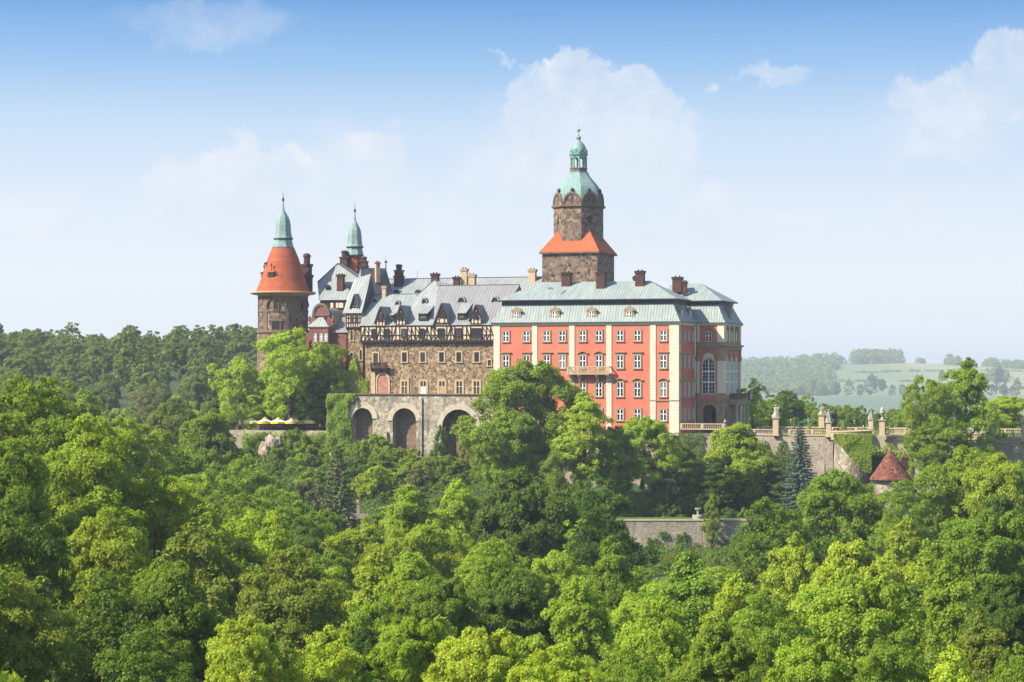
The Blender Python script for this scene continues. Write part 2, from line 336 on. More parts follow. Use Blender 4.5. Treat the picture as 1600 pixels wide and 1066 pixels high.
# ------------------------------------------------------------------ mesh building
class MB:
    def __init__(s): s.v = []; s.f = []; s.m = []; s.mats = []; s.X = None
    def mi(s, mat):
        if mat not in s.mats: s.mats.append(mat)
        return s.mats.index(mat)
    def poly(s, pts, mat):
        b = len(s.v)
        for p in pts: s.v.append(s.X @ Vector(p) if s.X else Vector(p))
        s.f.append(tuple(range(b, b + len(pts)))); s.m.append(s.mi(mat))
    def mesh_faces(s, pts, faces, mat):
        b = len(s.v)
        for p in pts: s.v.append(s.X @ Vector(p) if s.X else Vector(p))
        i = s.mi(mat)
        for f in faces: s.f.append(tuple(b + k for k in f)); s.m.append(i)
    def box(s, x0, x1, y0, y1, z0, z1, mat):
        p = [(x0, y0, z0), (x1, y0, z0), (x1, y1, z0), (x0, y1, z0), (x0, y0, z1), (x1, y0, z1), (x1, y1, z1), (x0, y1, z1)]
        s.mesh_faces(p, [(0, 3, 2, 1), (4, 5, 6, 7), (0, 1, 5, 4), (1, 2, 6, 5), (2, 3, 7, 6), (3, 0, 4, 7)], mat)
    def hull4(s, a, b, mat):
        """two quads (bottom, top) joined"""
        s.mesh_faces(list(a) + list(b), [(3, 2, 1, 0), (4, 5, 6, 7), (0, 1, 5, 4), (1, 2, 6, 5), (2, 3, 7, 6), (3, 0, 4, 7)], mat)
    def prism(s, out, y0, y1, mat):
        """outline in (x,z) extruded from y0 to y1"""
        n = len(out)
        p = [(x, y0, z) for x, z in out] + [(x, y1, z) for x, z in out]
        f = [tuple(range(n)), tuple(range(2 * n - 1, n - 1, -1))] + [(i, (i + 1) % n, n + (i + 1) % n, n + i) for i in range(n)]
        s.mesh_faces(p, f, mat)
    def prismx(s, out, x0, x1, mat):
        n = len(out)
        p = [(x0, y, z) for y, z in out] + [(x1, y, z) for y, z in out]
        f = [tuple(range(n)), tuple(range(2 * n - 1, n - 1, -1))] + [(i, (i + 1) % n, n + (i + 1) % n, n + i) for i in range(n)]
        s.mesh_faces(p, f, mat)
    def lathe(s, cx, cy, prof, n, mat, ph=0.0, caps=True):
        p = []
        for r, z in prof:
            for i in range(n):
                a = ph + 2 * math.pi * i / n; p.append((cx + r * math.cos(a), cy + r * math.sin(a), z))
        f = []
        for k in range(len(prof) - 1):
            for i in range(n):
                j = (i + 1) % n; f.append((k * n + i, k * n + j, (k + 1) * n + j, (k + 1) * n + i))
        if caps:
            f.append(tuple(range(n - 1, -1, -1))); q = (len(prof) - 1) * n; f.append(tuple(q + i for i in range(n)))
        s.mesh_faces(p, f, mat)
    def bar(s, p, q, w, mat, n=4, w2=None):
        p, q = Vector(p), Vector(q); d = (q - p).normalized()
        a = d.orthogonal().normalized(); b = d.cross(a); w2 = w if w2 is None else w2
        pts = []
        for c, r in ((p, w), (q, w2)):
            for i in range(n):
                t = 2 * math.pi * (i + .5) / n; pts.append(c + a * r * math.cos(t) + b * r * math.sin(t))
        f = [(i, (i + 1) % n, n + (i + 1) % n, n + i) for i in range(n)] + [tuple(range(n - 1, -1, -1)), tuple(range(n, 2 * n))]
        s.mesh_faces(pts, f, mat)
    def tb(s, x0, z0, x1, z1, w, y0, y1, mat):
        """flat timber between two points of a wall plane"""
        dx, dz = x1 - x0, z1 - z0; L = math.hypot(dx, dz) or 1; nx, nz = -dz / L * w / 2, dx / L * w / 2
        s.prism([(x0 + nx, z0 + nz), (x0 - nx, z0 - nz), (x1 - nx, z1 - nz), (x1 + nx, z1 + nz)], y0, y1, mat)
    def mesh(s, name, off=(0, 0, 0), smooth=False):
        me = bpy.data.meshes.new(name); o = Vector(off)
        me.from_pydata([tuple(p - o) for p in s.v], [], s.f)
        for k in s.mats: me.materials.append(MAT[k])
        me.polygons.foreach_set('material_index', s.m)
        bm = bmesh.new(); bm.from_mesh(me); bmesh.ops.recalc_face_normals(bm, faces=bm.faces[:])
        uvl = bm.loops.layers.uv.new('UVMap')
        for f in bm.faces:
            n = f.normal
            if abs(n.z) > 0.985: t, q = Vector((1, 0, 0)), Vector((0, 1, 0))
            else:
                t = Vector((0, 0, 1)).cross(n).normalized(); q = n.cross(t)
            for l in f.loops: l[uvl].uv = (l.vert.co.dot(t), l.vert.co.dot(q))
            f.smooth = smooth
        bm.to_mesh(me); bm.free()
        return me

OFF = {}
def tag(o, label=None, cat=None, group=None, kind=None):
    if label: o['label'] = label
    if cat: o['category'] = cat
    if group: o['group'] = group
    if kind: o['kind'] = kind
    return o
def thing(name, label, cat, loc, rotz=0.0, group=None):
    o = bpy.data.objects.new(name, None); C.objects.link(o); o.location = loc; o.rotation_euler = (0, 0, rotz)
    o.empty_display_size = 0.5
    OFF[o.name] = Vector((0, 0, 0))
    return tag(o, label, cat, group)
def cthing(name, label, cat, u, v, z, group=None):
    """thing in the castle's axes: part coordinates are given in (u, v, z)"""
    x, y = W(u, v); o = thing(name, label, cat, (x, y, z), -A, group); OFF[o.name] = Vector((u, v, z)); return o
def part(name, mb, parent, label=None, smooth=False):
    off = OFF[parent.name] if parent else Vector((0, 0, 0))
    o = bpy.data.objects.new(name, mb.mesh(name, off, smooth)); C.objects.link(o)
    if parent: o.parent = parent
    OFF[o.name] = off
    if label: o['label'] = label
    return o
def single(name, mb, label, cat, u, v, z, group=None, kind=None):
    """thing that is one mesh, in castle axes"""
    x, y = W(u, v)
    o = bpy.data.objects.new(name, mb.mesh(name, (u, v, z))); C.objects.link(o); o.location = (x, y, z); o.rotation_euler = (0, 0, -A)
    return tag(o, label, cat, group, kind)
def copy_tree(o, parent=None):
    c = o.copy(); C.objects.link(c); c.parent = parent
    for ch in o.children: copy_tree(ch, c)
    return c

# ------------------------------------------------------------------ windows (prototypes made once, then copied)
WIN = {}
def win_mesh(key, w, h, bars='cross', surround='sand', sw=0.24, hood=None, sash='white', arch=False, split=0.58, deep=0.0):
    g = MB()
    def arc(hw, h0, n=10): return [(hw * math.cos(math.pi * i / n), h0 + hw * math.sin(math.pi * i / n)) for i in range(n + 1)]
    hw = w / 2
    out = [(-hw, 0), (hw, 0)] + (arc(hw, h - hw) if arch else [(hw, h), (-hw, h)])
    g.prism(out, -0.03, 0.02, 'glass')
    fr = 0.085 if bars == 'cross' else 0.11
    if arch:
        n = 12; a, b = arc(hw, h - hw, n), arc(hw - fr, h - hw, n)
        for i in range(n): g.prism([a[i], a[i + 1], b[i + 1], b[i]], -0.11, -0.02, sash)
        g.box(-hw, -hw + fr, -0.11, -0.02, 0, h - hw, sash); g.box(hw - fr, hw, -0.11, -0.02, 0, h - hw, sash)
        g.box(-hw + fr, hw - fr, -0.10, -0.02, 0, fr, sash)
    else:
        g.box(-hw, -hw + fr, -0.11, -0.02, 0, h, sash); g.box(hw - fr, hw, -0.11, -0.02, 0, h, sash)
        g.box(-hw + fr, hw - fr, -0.105, -0.02, 0, fr, sash); g.box(-hw + fr, hw - fr, -0.105, -0.02, h - fr, h, sash)
    if bars == 'cross':
        g.box(-0.09, 0.09, -0.12, -0.02, fr, h - fr, sash); g.box(-hw + fr, hw - fr, -0.115, -0.02, h * split - 0.07, h * split + 0.07, sash)
        for sx in (-1, 1):
            g.box(min(sx * 0.09, sx * (hw - fr)), max(sx * 0.09, sx * (hw - fr)), -0.06, -0.02, h * split * .5 - 0.012, h * split * .5 + 0.012, sash)
    elif bars == 'tall':
        g.box(-0.11, 0.11, -0.13, -0.02, fr, h - 0.2, sash)
        for fz, ww in ((0.335, 0.13), (0.63, 0.13)): g.box(-hw + fr, hw - fr, -0.125, -0.02, h * fz - ww, h * fz + ww, sash)
        for k in range(1, 9):
            zz = h * k / 9.5
            g.box(-hw + fr, hw - fr, -0.06, -0.02, zz - 0.025, zz + 0.025, sash)
        for sx in (-.5, .5): g.box(sx * hw - .03, sx * hw + .03, -0.055, -0.02, fr, h - hw * .3, sash)
    elif bars == 'grid':
        g.box(-0.05, 0.05, -0.09, -0.02, fr, h - fr, sash)
        for k in (1, 2): g.box(-hw + fr, hw - fr, -0.085, -0.02, h * k / 3 - 0.035, h * k / 3 + 0.035, sash)
    wm = g.mesh('window')
    s = MB()
    if surround:
        if arch:
            n = 12; a, b = arc(hw + sw, h - hw, n), arc(hw, h - hw, n)
            for i in range(n): s.prism([a[i], a[i + 1], b[i + 1], b[i]], -0.17, 0.01, surround)
            s.box(-hw - sw, -hw, -0.17, 0.01, 0, h - hw, surround); s.box(hw, hw + sw, -0.17, 0.01, 0, h - hw, surround)
        else:
            s.box(-hw - sw, -hw, -0.16 - deep, 0.01, -0.02, h + sw, surround); s.box(hw, hw + sw, -0.16 - deep, 0.01, -0.02, h + sw, surround)
            s.box(-hw, hw, -0.155 - deep, 0.01, h, h + sw, surround)
        s.box(-hw - sw - .08, hw + sw + .08, -0.26, 0.01, -0.22, -0.02, surround)
        if hood == 'flat':
            s.box(-hw - sw - .3, hw + sw + .3, -0.34, 0.01, h + sw + .28, h + sw + .48, surround)
        if hood == 'curve':
            n = 10; ww = hw + sw + .32
            pt = lambda i, k: (-ww + 2 * ww * i / n, h + sw + .1 + k + .38 * math.sin(math.pi * max(0, min(1, (i / n - .12) / .76))) ** .8)
            for i in range(n): s.prism([pt(i, 0), pt(i + 1, 0), pt(i + 1, .22), pt(i, .22)], -0.36, 0.01, surround)
    sm = s.mesh('surround') if surround else None
    WIN[key] = (wm, sm)
def window(parent, key, u, v, z, rot=0.0, label=None, tilt=0.0):
    wm, sm = WIN[key]; off = OFF[parent.name]
    o = bpy.data.objects.new('window', wm); C.objects.link(o); o.parent = parent
    o.location = Vector((u, v, z)) - off; o.rotation_euler = (0, 0, rot)
    if label: o['label'] = label
    if sm:
        q = bpy.data.objects.new('surround', sm); C.objects.link(q); q.parent = o
    return o

px2m = lambda n, y=445.0: n * y / F

# ================================================================== PINK BAROQUE WING
def hip_roof(mb, x0, x1, y0, y1, z0, rx0, rx1, ry, z1, mat, thick=0.0):
    a, b, c, d = (x0, y0, z0), (x1, y0, z0), (x1, y1, z0), (x0, y1, z0); e, f = (rx0, ry, z1), (rx1, ry, z1)
    mb.mesh_faces([a, b, c, d, e, f], [(0, 1, 5, 4), (1, 2, 5), (2, 3, 4, 5), (3, 0, 4), (0, 3, 2, 1)], mat)
def mansard(mb, x0, x1, y0, y1, z0, ins, z1, mat):
    # gently flared foot
    i2, zf = 0.45, z0 + (z1 - z0) * 0.16
    r = lambda i, z: [(x0 + i, y0 + i, z), (x1 - i, y0 + i, z), (x1 - i, y1 - i, z), (x0 + i, y1 - i, z)]
    mb.hull4(r(0, z0), r(i2, zf), mat); mb.hull4(r(i2, zf), r(ins, z1), mat)
def chimney(parent, px0, px1, ptop, pbot, v, mat='brick', depth=None, cap=True, label=None):
    u0, u1 = U(px0, v), U(px1, v); um = (u0 + u1) / 2; dd = depth or (u1 - u0) * 0.8
    z1, z0 = Z(ptop, um, v), Z(pbot, um, v) - 1.6
    m = MB(); cz = min(0.5, (z1 - z0) * 0.2)
    m.box(u0 + .1, u1 - .1, v - dd / 2 + .1, v + dd / 2 - .1, z0, z1 - cz, mat)
    if cap:
        m.box(u0 - .06, u1 + .06, v - dd / 2 - .06, v + dd / 2 + .06, z1 - cz, z1 - cz * .55, mat)
        m.box(u0 + .02, u1 - .02, v - dd / 2 + .02, v + dd / 2 - .02, z1 - cz * .55, z1 - cz * .3, mat)
        m.box(u0 - .1, u1 + .1, v - dd / 2 - .1, v + dd / 2 + .1, z1 - cz * .3, z1, 'iron' if mat == 'brick' else mat)
        for k in (.3, .7): m.lathe(lerp(u0, u1, k), v, [(.16, z1), (.14, z1 + .3)], 8, 'iron')
    return part('chimney', m, parent, label)
def ornate_chimney(parent, px, w, ptop, pbot, v):
    u = U(px, v); z1, z0 = Z(ptop, u, v), Z(pbot, u, v) - 1.2; r = px2m(w) / 2; H = z1 - z0
    m = MB()
    m.box(u - r * 1.1, u + r * 1.1, v - r, v + r, z0, z0 + H * .42, 'brick')
    m.box(u - r * 1.3, u + r * 1.3, v - r * 1.2, v + r * 1.2, z0 + H * .42, z0 + H * .48, 'brick')
    m.box(u - r * .98, u + r * .98, v - r * .9, v + r * .9, z0 + H * .48, z0 + H * .68, 'brick')
    m.box(u - r * 1.2, u + r * 1.2, v - r * 1.1, v + r * 1.1, z0 + H * .68, z0 + H * .74, 'brick')
    m.lathe(u, v, [(r * .8, z0 + H * .74), (r * .8, z0 + H * .9), (r * 1.0, z0 + H * .91), (r * .95, z0 + H * .96), (r * .5, z1)], 10, 'brick')
    return part('chimney', m, parent)
def roof_hit(px, py, v0, z0, v1, z1):
    lo, hi = v0, v1
    for _ in range(40):
        v = (lo + hi) / 2; zp = lerp(z0, z1, (v - v0) / (v1 - v0)); zr = Z(py, U(px, v), v)
        if zp < zr: lo = v
        else: hi = v
    return U(px, v), v, zp

UL = U(771.5); VR = Vd(1086, 0.0)
PU = U(1130, VR); PV = Vd(1156.5, PU)          # pavilion corner and depth
zr_ = lambda py: Z(py, U(969))
def pink_wing():
    zb = zr_(676) - 3; zc = zr_(504.5)
    T = cthing('baroque_wing', 'salmon pink baroque palace wing with cream pilasters and a green copper mansard roof', 'palace wing', UL / 2, VR / 2, zb)
    m = MB(); m.box(UL, 0, 0, VR, zb, zc - .45, 'pink'); wall = part('wall', m, T)
    m = MB(); m.box(UL - .2, .2, -.2, VR + .2, zc - .45, zc - .15, 'creamplain'); m.box(UL - .45, .45, -.45, VR + .3, zc - .15, zc + .05, 'creamplain')
    part('cornice', m, T)
    m = MB(); m.box(UL - .62, .62, -.62, VR - .4, zc + .05, zc + .2, 'lead'); part('gutter', m, T)
    zs = zr_(625.6)
    for a, b in ((771.5, 781.3), (831.5, 839.8), (889.5, 898), (947.3, 955.9), (1015.8, 1024.9), (1045.9, 1060)):
        m = MB(); ua, ub = U(a), U(b); last = b > 1059
        m.box(ua, ub if not last else .12, -.13, 0.0 if not last else 1.6, zb, zc - .46, 'cream')
        part('pilaster', m, T)
    m = MB(); m.box(U(1015.8) - .1, .2, -.2, -.131, zs - .12, zs + .12, 'sand'); m.box(.125, .2, -.131, VR - .02, zs - .12, zs + .12, 'sand'); part('string_course', m, T)
    # windows
    ww = px2m(9.9, 441)
    win_mesh('p1', ww, px2m(16.3, 441), hood=None, split=.55)
    win_mesh('p2', ww, px2m(20.2, 441), hood='flat')
    win_mesh('p2c', ww, px2m(20.2, 441), hood='curve')
    win_mesh('p3', ww, px2m(22.2, 441), hood='curve')
    win_mesh('p4', ww, px2m(17.5, 441), hood=None)
    for kk, hh, ho in (('p1r', 16.3, None), ('p2r', 20.2, 'flat'), ('p3r', 22.2, 'curve'), ('p4r', 17.5, None)): win_mesh(kk, ww, px2m(hh, 441), hood=ho, deep=.06, surround='sandlight', sw=.18)  # paler stone here offsets the shade on the return wall by colour
    cols = [790.7, 822.9, 854.4, 878.8, 910.7, 935.9, 969.2, 996.2, 1036.8]
    rows = (('p1', 533), ('p2', 575.4), ('p3', 619.6), ('p4', 657))
    for px in cols:
        for key, pb in rows:
            if key == 'p2' and px in (910.7, 935.9): key = 'p2c'
            window(T, key, U(px), 0, zr_(pb))
    for px in (1062.6, 1069.4, 1075.6, 1082.2):
        vv = Vd(px, 0.0)
        for key, pb in rows: window(T, key + 'r', 0, vv, zr_(pb), math.pi / 2)
    # balcony
    u0, u1 = U(888.8), U(955); z0, z1 = Z(583, u0), Z(572.5, u0)
    m = MB(); m.box(u0, u1, -1.5, -.14, z0 - .3, z0 - .05, 'sandlight'); b = part('balcony', m, T)
    m = MB(); m.box(u0, u1, -1.5, -1.28, z1 - .2, z1, 'sandlight'); m.box(u0, u0 + .2, -1.28, -.14, z1 - .2, z1, 'sandlight'); m.box(u1 - .2, u1, -1.28, -.14, z1 - .2, z1, 'sandlight')
    for k in range(5): x = lerp(u0, u1 - .35, k / 4); m.box(x, x + .35, -1.49, -1.29, z0 - .05, z1 - .2, 'sandlight')
    for k in range(34):
        x = lerp(u0 + .45, u1 - .45, k / 33)
        m.lathe(x, -1.39, [(.05, z0 - .05), (.1, z0 + .3), (.05, z0 + .7), (.08, z1 - .2)], 6, 'sandlight')
    part('balustrade', m, b)
    for px in (893, 906.5, 934.5, 951):
        u = U(px); m = MB()
        m.prismx([(-.14, z0 - .31), (-1.35, z0 - .31), (-1.3, z0 - .6), (-.75, z0 - .85), (-.5, z0 - 1.6), (-.14, z0 - 1.8)], u - .28, u + .28, 'sandlight'); part('bracket', m, b)
    # roof
    zt, zu = zr_(475), zr_(467); zrg = Z(440, U(930, VR / 2), VR / 2)
    m = MB(); mansard(m, UL - .55, .55, -.55, VR + .4, zc + .2, 2.0, zt, 'copper'); roof = part('mansard_roof', m, T)
    m = MB(); m.box(UL + 1.3, -1.3, 1.35, VR - 1.3, zt, zu, 'lead'); part('shaded_frieze', m, T)  # dark board; its tone also stands in for the overhang's shadow
    m = MB(); hip_roof(m, UL + .55, -.55, .55, VR - .55, zu, U(845, VR / 2), U(1015.7, VR / 2), VR / 2, zrg, 'copper')
    m.box(UL + .5, -.5, .5, VR - .5, zu - .22, zu - .004, 'lead')
    up = part('upper_roof', m, T)
    z0 = zu; mid = VR / 2
    for a, b, t, bo in ((878, 893, 426, 448), (932, 947, 425.5, 451.5), (993, 1007.5, 423.5, 448)):
        u, v, z = roof_hit((a + b) / 2, bo - 3, .6, zu, mid, zrg); chimney(up, a, b, t, bo, v)
    chimney(up, 989, 994, 433, 440, mid + 1.2, label='small stub chimney behind the ridge')
    chimney(up, 1051, 1066.5, 433, 445, VR + 3.5)
    # patches of missing sheet
    for i, (px, py, w, h) in enumerate(((860, 451, 9, 6), (880, 457, 5, 10))):
        u, v, z = roof_hit(px, py, .6, zu, mid, zrg); s = (zrg - zu) / (mid - .6); m = MB(); hw = px2m(w) / 2; hv = 0.5 * px2m(h)
        sk = .45 * hv * (1 if i else -1)
        m.poly([(u - hw - sk, v - hv, z - hv * s + .03), (u + hw - sk, v - hv, z - hv * s + .03), (u + hw + sk, v + hv, z + hv * s + .03), (u - hw + sk, v + hv, z + hv * s + .03)], 'slate'); part('roof_patch', m, up)
    # stone dormers
    win_mesh('dorm', px2m(8, 441), px2m(11, 441), surround=None, split=.5)
    def stone_dormer(u, v, zb_, rot):
        hw = px2m(7.2); H = px2m(21); g = MB(); off = OFF[T.name]
        g.box(-hw, hw, 0, 2.2, 0, H * .72, 'sand')
        g.prism([(-hw * 1.35, 0), (-hw, 0), (-hw, H * .5), (-hw * 1.2, H * .35)], 0.0, .3, 'sand'); g.prism([(hw, 0), (hw * 1.35, 0), (hw * 1.2, H * .35), (hw, H * .5)], 0.0, .3, 'sand')
        n = 10; f = lambda i: (-hw * 1.3 + 2.6 * hw * i / n, H * .72 + H * .27 * math.sin(math.pi * i / n) ** .7)
        g.prism([f(i) for i in range(n + 1)], -.12, 2.4, 'sand')
        g.box(-hw * 1.36, hw * 1.36, -.16, .25, H * .70, H * .76, 'sand')
        g.lathe(0, .1, [(.12, H * .98), (.2, H * 1.03), (.05, H * 1.12)], 8, 'sand')
        me = g.mesh('dormer'); o = bpy.data.objects.new('dormer', me); C.objects.link(o); o.parent = T
        o.location = Vector((u, v, zb_)) - off; o.rotation_euler = (0, 0, rot)
        q = bpy.data.objects.new('window', WIN['dorm'][0]); C.objects.link(q); q.parent = o; q.location = (0, -.005, H * .18)
    for px in (807, 867, 924.3, 983): stone_dormer(U(px), .1, zr_(500.5), 0)
    for px in (1064.6, 1078.4): stone_dormer(-.25, Vd(px, -.25), zr_(499.5), math.pi / 2)
    m = MB(); m.bar((.25, VR - .25, zb), (.25, VR - .25, zc), .13, 'iron', 8); part('downpipe', m, T)
    return T
PINK = pink_wing()

# ================================================================== PAVILION at the right end
def pavilion():
    u0, u1, v0, v1 = 0.22, PU, VR + .02, PV
    z = lambda py: Z(py, u1 * .6, v0)
    zb = z(666) - 2.5; zc = z(506)
    T = cthing('corner_pavilion', 'tall stone based corner pavilion with arched gallery window and own green mansard roof', 'pavilion', (u0 + u1) / 2, (v0 + v1) / 2, zb)
    zs = z(624.8)
    uc, hw = U(1108, v0), px2m(10.9, 452); ztop = z(632.5)
    # ground storey with a real arched opening
    m = MB(); zsp = ztop - hw; n = 14
    m.box(u0, uc - hw, v0, v0 + 1.2, zb, zs, 'sand'); m.box(uc + hw, u1, v0, v0 + 1.2, zb, zs, 'sand')
    arc = [(uc + hw * math.cos(math.pi * i / n), zsp + hw * math.sin(math.pi * i / n)) for i in range(n + 1)]
    for i in range(n):
        a, b = arc[i], arc[i + 1]
        m.mesh_faces([(a[0], v0, a[1]), (b[0], v0, b[1]), (b[0], v0, zs), (a[0], v0, zs), (a[0], v0 + 1.2, a[1]), (b[0], v0 + 1.2, b[1]), (b[0], v0 + 1.2, zs), (a[0], v0 + 1.2, zs)],
                     [(0, 1, 2, 3), (7, 6, 5, 4), (0, 4, 5, 1), (3, 2, 6, 7)], 'sand')
    m.box(u0, u1, v0 + 4.5, v1, zb, zs, 'sand'); m.box(u1 - .9, u1, v0 + 1.2, v0 + 4.5, zb, zs, 'sand'); m.box(u0, u0 + .6, v0 + 1.2, v0 + 4.5, zb, zs, 'sand')
    m.box(u0 - .0, u1, v0 + 1.2, v0 + 4.5, z(664) - .4, z(664) - .1, 'sandlight')
    part('ground_storey', m, T)
    m = MB(); m.box(uc - .4, uc + 1.4, v0 + 4.2, v0 + 4.49, z(664), z(640), 'timber'); part('door', m, T)
    # upper storeys
    m = MB(); m.box(u0, u1, v0, v1, zs, zc - .3, 'pink'); part('wall', m, T)
    m = MB()
    m.box(u0 - .02, u1 + .25, v0 - .25, v1 + .2, zs - .12, zs + .16, 'sand'); part('string_course', m, T); m = MB()
    za, zb2, zm = z(546.2), z(534.4), z(541)
    m.box(u0 - .02, u1 + .3, v0 - .3, v1 + .3, za, zm, 'sand'); m.box(u0 - .02, u1 + .7, v0 - .7, v1 + .6, zm, zm + .35, 'sand'); m.box(u0 - .02, u1 + .18, v0 - .2, v1 + .2, zm + .35, zb2, 'sand')
    part('entablature', m, T)
    m = MB(); m.box(u0 - .02, u1 + .3, v0 - .3, v1 + .3, zc - .3, zc - .05, 'creamplain'); m.box(u0 - .02, u1 + .5, v0 - .5, v1 + .5, zc - .05, zc + .1, 'creamplain'); part('cornice', m, T)
    m = MB(); m.box(u0 + .3, u1 + .62, v0 - .62, v1 + .6, zc + .1, zc + .24, 'lead'); part('gutter', m, T)
    # pilasters: front (left, right) and along the side
    def pil(a0, a1, b0, b1):
        m = MB()
        m.box(a0, a1, b0, b1, z(614.5), z(564), 'creamplain'); m.box(a0, a1, b0, b1, zb2, zc - .31, 'creamplain')
        e = .1
        m.box(a0 - e, a1 + e, b0 - e, b1 + e, z(564), z(556), 'sand'); m.box(a0 - e * .4, a1 + e * .4, b0 - e * .4, b1 + e * .4, z(556), za - .001, 'sand')
        m.box(a0 - e, a1 + e, b0 - e, b1 + e, zs + .16, z(614.5), 'sand')
        part('pilaster', m, T)
    pil(U(1087.4, v0), U(1093.2, v0), v0 - .18, v0); pil(U(1121, v0), u1 + .18, v0 - .18, v0 + 2.2)
    L = v1 - v0; bays = [v0 + L * (.20 + .27 * k) for k in range(3)]
    for k in range(3):
        b = bays[k] + L * .135
        if k < 2: pil(u1, u1 + .2, b - .45, b + .45)
    pil(u1 - .6, u1 + .2, v1 - 1.1, v1 + .1)
    m = MB(); 
    m.box(U(1092, v0), U(1121, v0), v0 - .10, v0, z(623.5), z(617.5), 'pink'); part('panel', m, T)
    # windows
    win_mesh('arch', px2m(20.6, 453), px2m(56, 453), bars='tall', arch=True, surround='sandlight', sw=.18)
    win_mesh('arch2', px2m(20.6, 453) * .92, px2m(56, 453), bars='tall', arch=True, surround='creamplain', sw=.2)
    win_mesh('attic', px2m(9.2, 453), px2m(15.6, 453), hood='curve')
    window(T, 'arch', U(1107.4, v0), v0, z(615.8)); window(T, 'attic', U(1107.4, v0), v0, z(533.8))
    for b in bays:
        window(T, 'arch2', u1, b, z(615.8), math.pi / 2); window(T, 'attic', u1, b, z(533), math.pi / 2)
    # cartouche over the big window
    m = MB(); hw2 = px2m(9, 453); cx = U(1107.4, v0); zt = z(559.7); n = 12
    m.prism([(cx - hw2 * 1.1, zt - .9)] + [(cx - hw2 * .95 + 1.9 * hw2 * i / n, zt + .25 + .85 * math.sin(math.pi * i / n) ** .6) for i in range(n + 1)] + [(cx + hw2 * 1.1, zt - .9)] + [(cx + hw2 * 1.0 * math.cos(math.pi * i / n), zt - 1.1 + hw2 * 1.0 * math.sin(math.pi * i / n)) for i in range(1, n)], v0 - .12, v0, 'creamplain')
    for i in range(n):
        f = lambda k, e: (cx - hw2 * 1.35 + 2.7 * hw2 * k / n, zt + .35 + e + .9 * math.sin(math.pi * min(1, max(0, (k / n - .15) / .7))) ** .7)
        m.prism([f(i, 0), f(i + 1, 0), f(i + 1, .22), f(i, .22)], v0 - .3, v0, 'sand')
    part('cartouche', m, T)
    # side balcony on columns, niche
    m = MB(); bz = z(624); m.box(u1, u1 + 1.9, bays[1] - 2.5, v1 + .2, bz - 1.2, bz - .1, 'sand'); b = part('balcony', m, T)
    for k in range(4):
        for e in (0.25, .9):
            m = MB(); m.lathe(u1 + 1.5, lerp(bays[1] - 2.1, v1 - .4, k / 3) + e * .7, [(.36, zb), (.36, z(660)), (.28, z(659)), (.24, z(637)), (.4, z(635)), (.4, bz - 1.2)], 10, 'sandlight'); part('column', m, b)
    m = MB()
    for a, c in (((u1 + 1.85, bays[1] - 2.45), (u1 + 1.85, v1 + .15)), ((u1 + .2, bays[1] - 2.45), (u1 + 1.85, bays[1] - 2.45))):
        for k in range(15):
            x, y = lerp(a[0], c[0], k / 14), lerp(a[1], c[1], k / 14); m.bar((x, y, bz - .1), (x, y, bz + 1.1), .035, 'iron')
        m.bar((a[0], a[1], bz + 1.1), (c[0], c[1], bz + 1.1), .07, 'iron')
    part('railing', m, b)
    for e in (bays[1] - 2.4, bays[1] + 1): 
        m = MB(); m.lathe(u1 + 1.85, e, [(.25, bz - .1), (.25, bz + 1.2), (.12, bz + 1.3), (.3, bz + 1.7), (.1, bz + 2.1)], 8, 'sanddark'); part('urn', m, b)
    nv = bays[0] - .6; m = MB(); nb, nt, nh = z(656), z(634), .75
    arc = [(nh * math.cos(math.pi * i / 10), nt - nh + nh * math.sin(math.pi * i / 10)) for i in range(11)]
    m.prismx([(nv - nh, nb), (nv + nh, nb)] + [(nv + a, b_) for a, b_ in arc], u1 - .01, u1 + .03, 'sanddark')
    for i in range(10):
        a, b_ = arc[i], arc[i + 1]; m.prismx([(nv + a[0], a[1]), (nv + a[0] * 1.3, nt - nh + (a[1] - nt + nh) * 1.3), (nv + b_[0] * 1.3, nt - nh + (b_[1] - nt + nh) * 1.3), (nv + b_[0], b_[1])], u1, u1 + .12, 'sandlight')
    part('niche', m, T)
    # roof
    zt, zu = z(476), z(469.5); zg = Z(443, U(1085, (v0 + v1) / 2), (v0 + v1) / 2)
    m = MB(); mansard(m, -8.2, u1 + .6, v0 - .6, v1 + .6, zc + .24, 2.0, zt, 'copper'); part('mansard_roof', m, T)
    m = MB(); m.box(-7.0, u1 - 1.2, v0 + 1.2, v1 - 1.2, zt, zu, 'lead'); part('shaded_frieze', m, T)  # dark board again, with the overhang's shadow included in its colour
    vm = (v0 + v1) / 2; m = MB(); hip_roof(m, -9.5, u1 - .3, v0 + .4, v1 - .4, zu, U(1052, vm), U(1095.5, vm), vm, zg, 'copper'); m.box(-8.2, u1 - .35, v0 + .45, v1 - .45, zu - .22, zu - .004, 'lead'); up = part('upper_roof', m, T)
    chimney(up, 1066.5, 1074, 440, 459, v0 + 2.6, label='slim brick chimney low on the front slope')
    g = MB(); hw = 1.0; H = px2m(24, 455); vb = lerp(v0, v1, .42)
    g.box(u1 - 1.6, u1 + .1, vb - hw, vb + hw, z(503), z(503) + H * .75, 'sand'); g.prismx([(vb - hw * 1.3, z(503) + H * .75), (vb + hw * 1.3, z(503) + H * .75), (vb + hw * .9, z(503) + H * .95), (vb, z(503) + H * 1.02), (vb - hw * .9, z(503) + H * .95)], u1 - 1.6, u1 + .25, 'sand')
    g.lathe(u1, vb, [(.2, z(503) + H), (.35, z(503) + H * 1.08), (.1, z(503) + H * 1.15), (.22, z(503) + H * 1.2), (.03, z(503) + H * 1.3)], 8, 'sand')
    o = part('dormer', g, T)
    return T, u1, bays, bz
PAV, pu1, pbays, pbz = pavilion()

